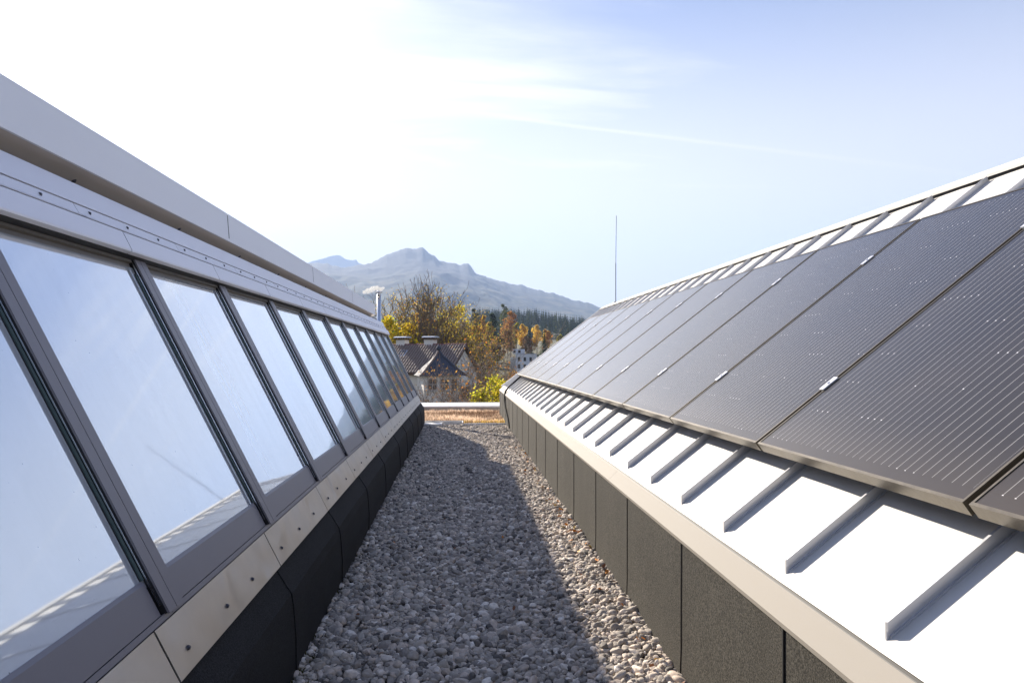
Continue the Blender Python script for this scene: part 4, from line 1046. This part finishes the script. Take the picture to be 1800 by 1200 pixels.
# turret
tc = house_local(771, 628, 57.0); tz0 = H + (628 - 660) * 56 / 1200; tz1 = H + (628 - 617) * 56.5 / 1200
ta = HA + R(14)
def tl(x, y): return (tc.x + x * math.cos(ta) - y * math.sin(ta), tc.y + x * math.sin(ta) + y * math.cos(ta))
HW = 1.78
levels_ = [(0.0, 1.06), (0.06, 0.98), (0.30, 0.70), (0.62, 0.34), (0.86, 0.11), (1.0, 0.03)]
vs, fs = [], []
for f, s in levels_:
    for (sx, sy) in ((-1, -1), (1, -1), (1, 1), (-1, 1)): x, y = tl(sx * HW * s, sy * HW * s); vs.append((x, y, tz0 + (tz1 - tz0) * f))
for k in range(len(levels_) - 1):
    for s in range(4): fs.append((k * 4 + s, k * 4 + (s + 1) % 4, k * 4 + 4 + (s + 1) % 4, k * 4 + 4 + s))
fs += [(3, 2, 1, 0), (20, 21, 22, 23)]
tr_ = poly('turret_roof', vs, fs, M_slate, house)
lathe('finial', [(0.03, -0.05), (0.05, 0.05), (0.19, 0.14), (0.23, 0.26), (0.17, 0.38), (0.04, 0.45), (0.02, 0.60)], M_slate, tr_, (tc.x, tc.y, tz1), 12)
for (sx, sy) in ((-1, -1), (1, -1)):
    seg = [(*tl(sx * HW * s0, sy * HW * s0), tz0 + (tz1 - tz0) * f0 + 0.03, *tl(sx * HW * s1, sy * HW * s1), tz0 + (tz1 - tz0) * f1 + 0.03, 0.10, 0.08) for (f0, s0), (f1, s1) in zip(levels_[:-1], levels_[1:])]
    link('hip_tiles', tubes_mesh('hip_tiles', np.array(seg), 6), M_tile if sx < 0 else M_slate, tr_)  # left hip takes the paler tile colour to paint its sunlit side
vs = []
for z in (gz - 0.5, tz0 + 0.0):
    for (sx, sy) in ((-1, -1), (1, -1), (1, 1), (-1, 1)): x, y = tl(sx * (HW - 0.25), sy * (HW - 0.25)); vs.append((x, y, z))
poly('turret_wall', vs, [(0, 1, 2, 3), (7, 6, 5, 4), (0, 4, 5, 1), (1, 5, 6, 2), (2, 6, 7, 3), (3, 7, 4, 0)], M_hwall, house)
def turret_box(name, x0, x1, y0, y1, z0, z1, mat, parent):
    vs = []
    for z in (z0, z1):
        for (x, y) in ((x0, y0), (x1, y0), (x1, y1), (x0, y1)): a_, b_ = tl(x, y); vs.append((a_, b_, z))
    return poly(name, vs, [(0, 1, 2, 3), (7, 6, 5, 4), (0, 4, 5, 1), (1, 5, 6, 2), (2, 6, 7, 3), (3, 7, 4, 0)], mat, parent)
yf = -(HW - 0.25)
for wx in (-0.85, 0.15, 0.95):
    ww = 0.40 if wx < 0.9 else 0.3
    wn = turret_box('window', wx - ww, wx + ww, yf - 0.05, yf + 0.02, tz0 - 1.15, tz0 - 0.22, M_wood, house)
    for (a0, a1) in ((wx - ww + 0.07, wx - 0.03), (wx + 0.03, wx + ww - 0.07)):
        turret_box('pane', a0, a1, yf - 0.058, yf - 0.052, tz0 - 1.08, tz0 - 0.72, M_wglass, wn)
        turret_box('pane', a0, a1, yf - 0.058, yf - 0.052, tz0 - 0.66, tz0 - 0.29, M_wglass, wn)
turret_box('window_sill', -1.5, 1.5, yf - 0.09, yf + 0.02, tz0 - 1.26, tz0 - 1.16, M_wood, house)
for (x, z) in ((-8.5, -1.6), (-6.6, -1.6)):
    fr_ = hexes([(x - 0.45, x + 0.45, -RUN + 0.40, -RUN + 0.46, H - 3.2, H - 2.0)]); fr_.materials.append(M_wood); wn = link('window', fr_, None, house)
    pn = hexes([(x - 0.38, x - 0.03, -RUN + 0.39, -RUN + 0.402, H - 3.1, H - 2.1), (x + 0.03, x + 0.38, -RUN + 0.39, -RUN + 0.402, H - 3.1, H - 2.1)]); pn.materials.append(M_wglass); link('pane', pn, None, wn)
# small timber balcony at the gable corner
bal = hexes([(-0.36, 0.6, -2.9, -0.9, H - 3.6, H - 3.45), (0.55, 0.62, -2.9, -0.9, H - 3.45, H - 2.5), (-0.36, 0.6, -2.95, -2.89, H - 3.45, H - 2.5)]); bal.materials.append(M_brown); link('balcony', bal, None, house)

# ================================================================ WHITE BUILDING ON THE SLOPE
wp = place(922, 642, 200); wb_ = empty('white_building', (wp.x, wp.y, wp.z), R(-8)); tag(wb_, 'flat roofed white building with dark windows far behind the shrubs', 'building')
def wbox(name, l, mat, parent): me = hexes(l); me.materials.append(mat); return link(name, me, None, parent)
blk = wbox('wall', [(-2.6, 3.4, 0, 6, -3, 3.3)], M_white, wb_)
wbox('upper_storey', [(-3.6, -0.2, 1.5, 6, 3.3, 4.8)], M_white, wb_)
wbox('side_wing', [(-4.2, -2.6, 1.0, 6, -3, 2.4)], M_bwall, wb_)
for x in (-1.6, 0.1, 1.8):
    for z in (1.2, -0.9): wn = wbox('window', [(x - 0.40, x + 0.40, -0.04, 0.01, z, z + 1.25)], M_bwall, wb_); wbox('pane', [(x - 0.33, x + 0.33, -0.06, -0.042, z + 0.07, z + 1.18)], M_wglass, wn)
for x in (-3.0, -1.6): wn = wbox('window', [(x - 0.4, x + 0.4, 1.46, 1.51, 3.6, 4.5)], M_bwall, wb_); wbox('pane', [(x - 0.33, x + 0.33, 1.44, 1.458, 3.67, 4.43)], M_wglass, wn)
wbox('roof_edge', [(-2.75, 3.55, -0.15, 6.1, 3.3, 3.45)], M_chimcap, wb_)

# ================================================================ HAZE
m = bpy.data.materials.new('haze_air'); m.use_nodes = True; t = NT(m.node_tree)
vp = t.n('ShaderNodeVolumePrincipled', {'Color': (0.47, 0.64, 1.0, 1), 'Density': 1.55e-4, 'Anisotropy': 0.15})
t.n('ShaderNodeOutputMaterial', {'Volume': vp.outputs[0]})
hz = boxes('haze', [(-8800, 8800, -8800, 8800, -16, 1500)], m)
tag(hz, 'thin pale haze filling the valley air', kind='stuff')
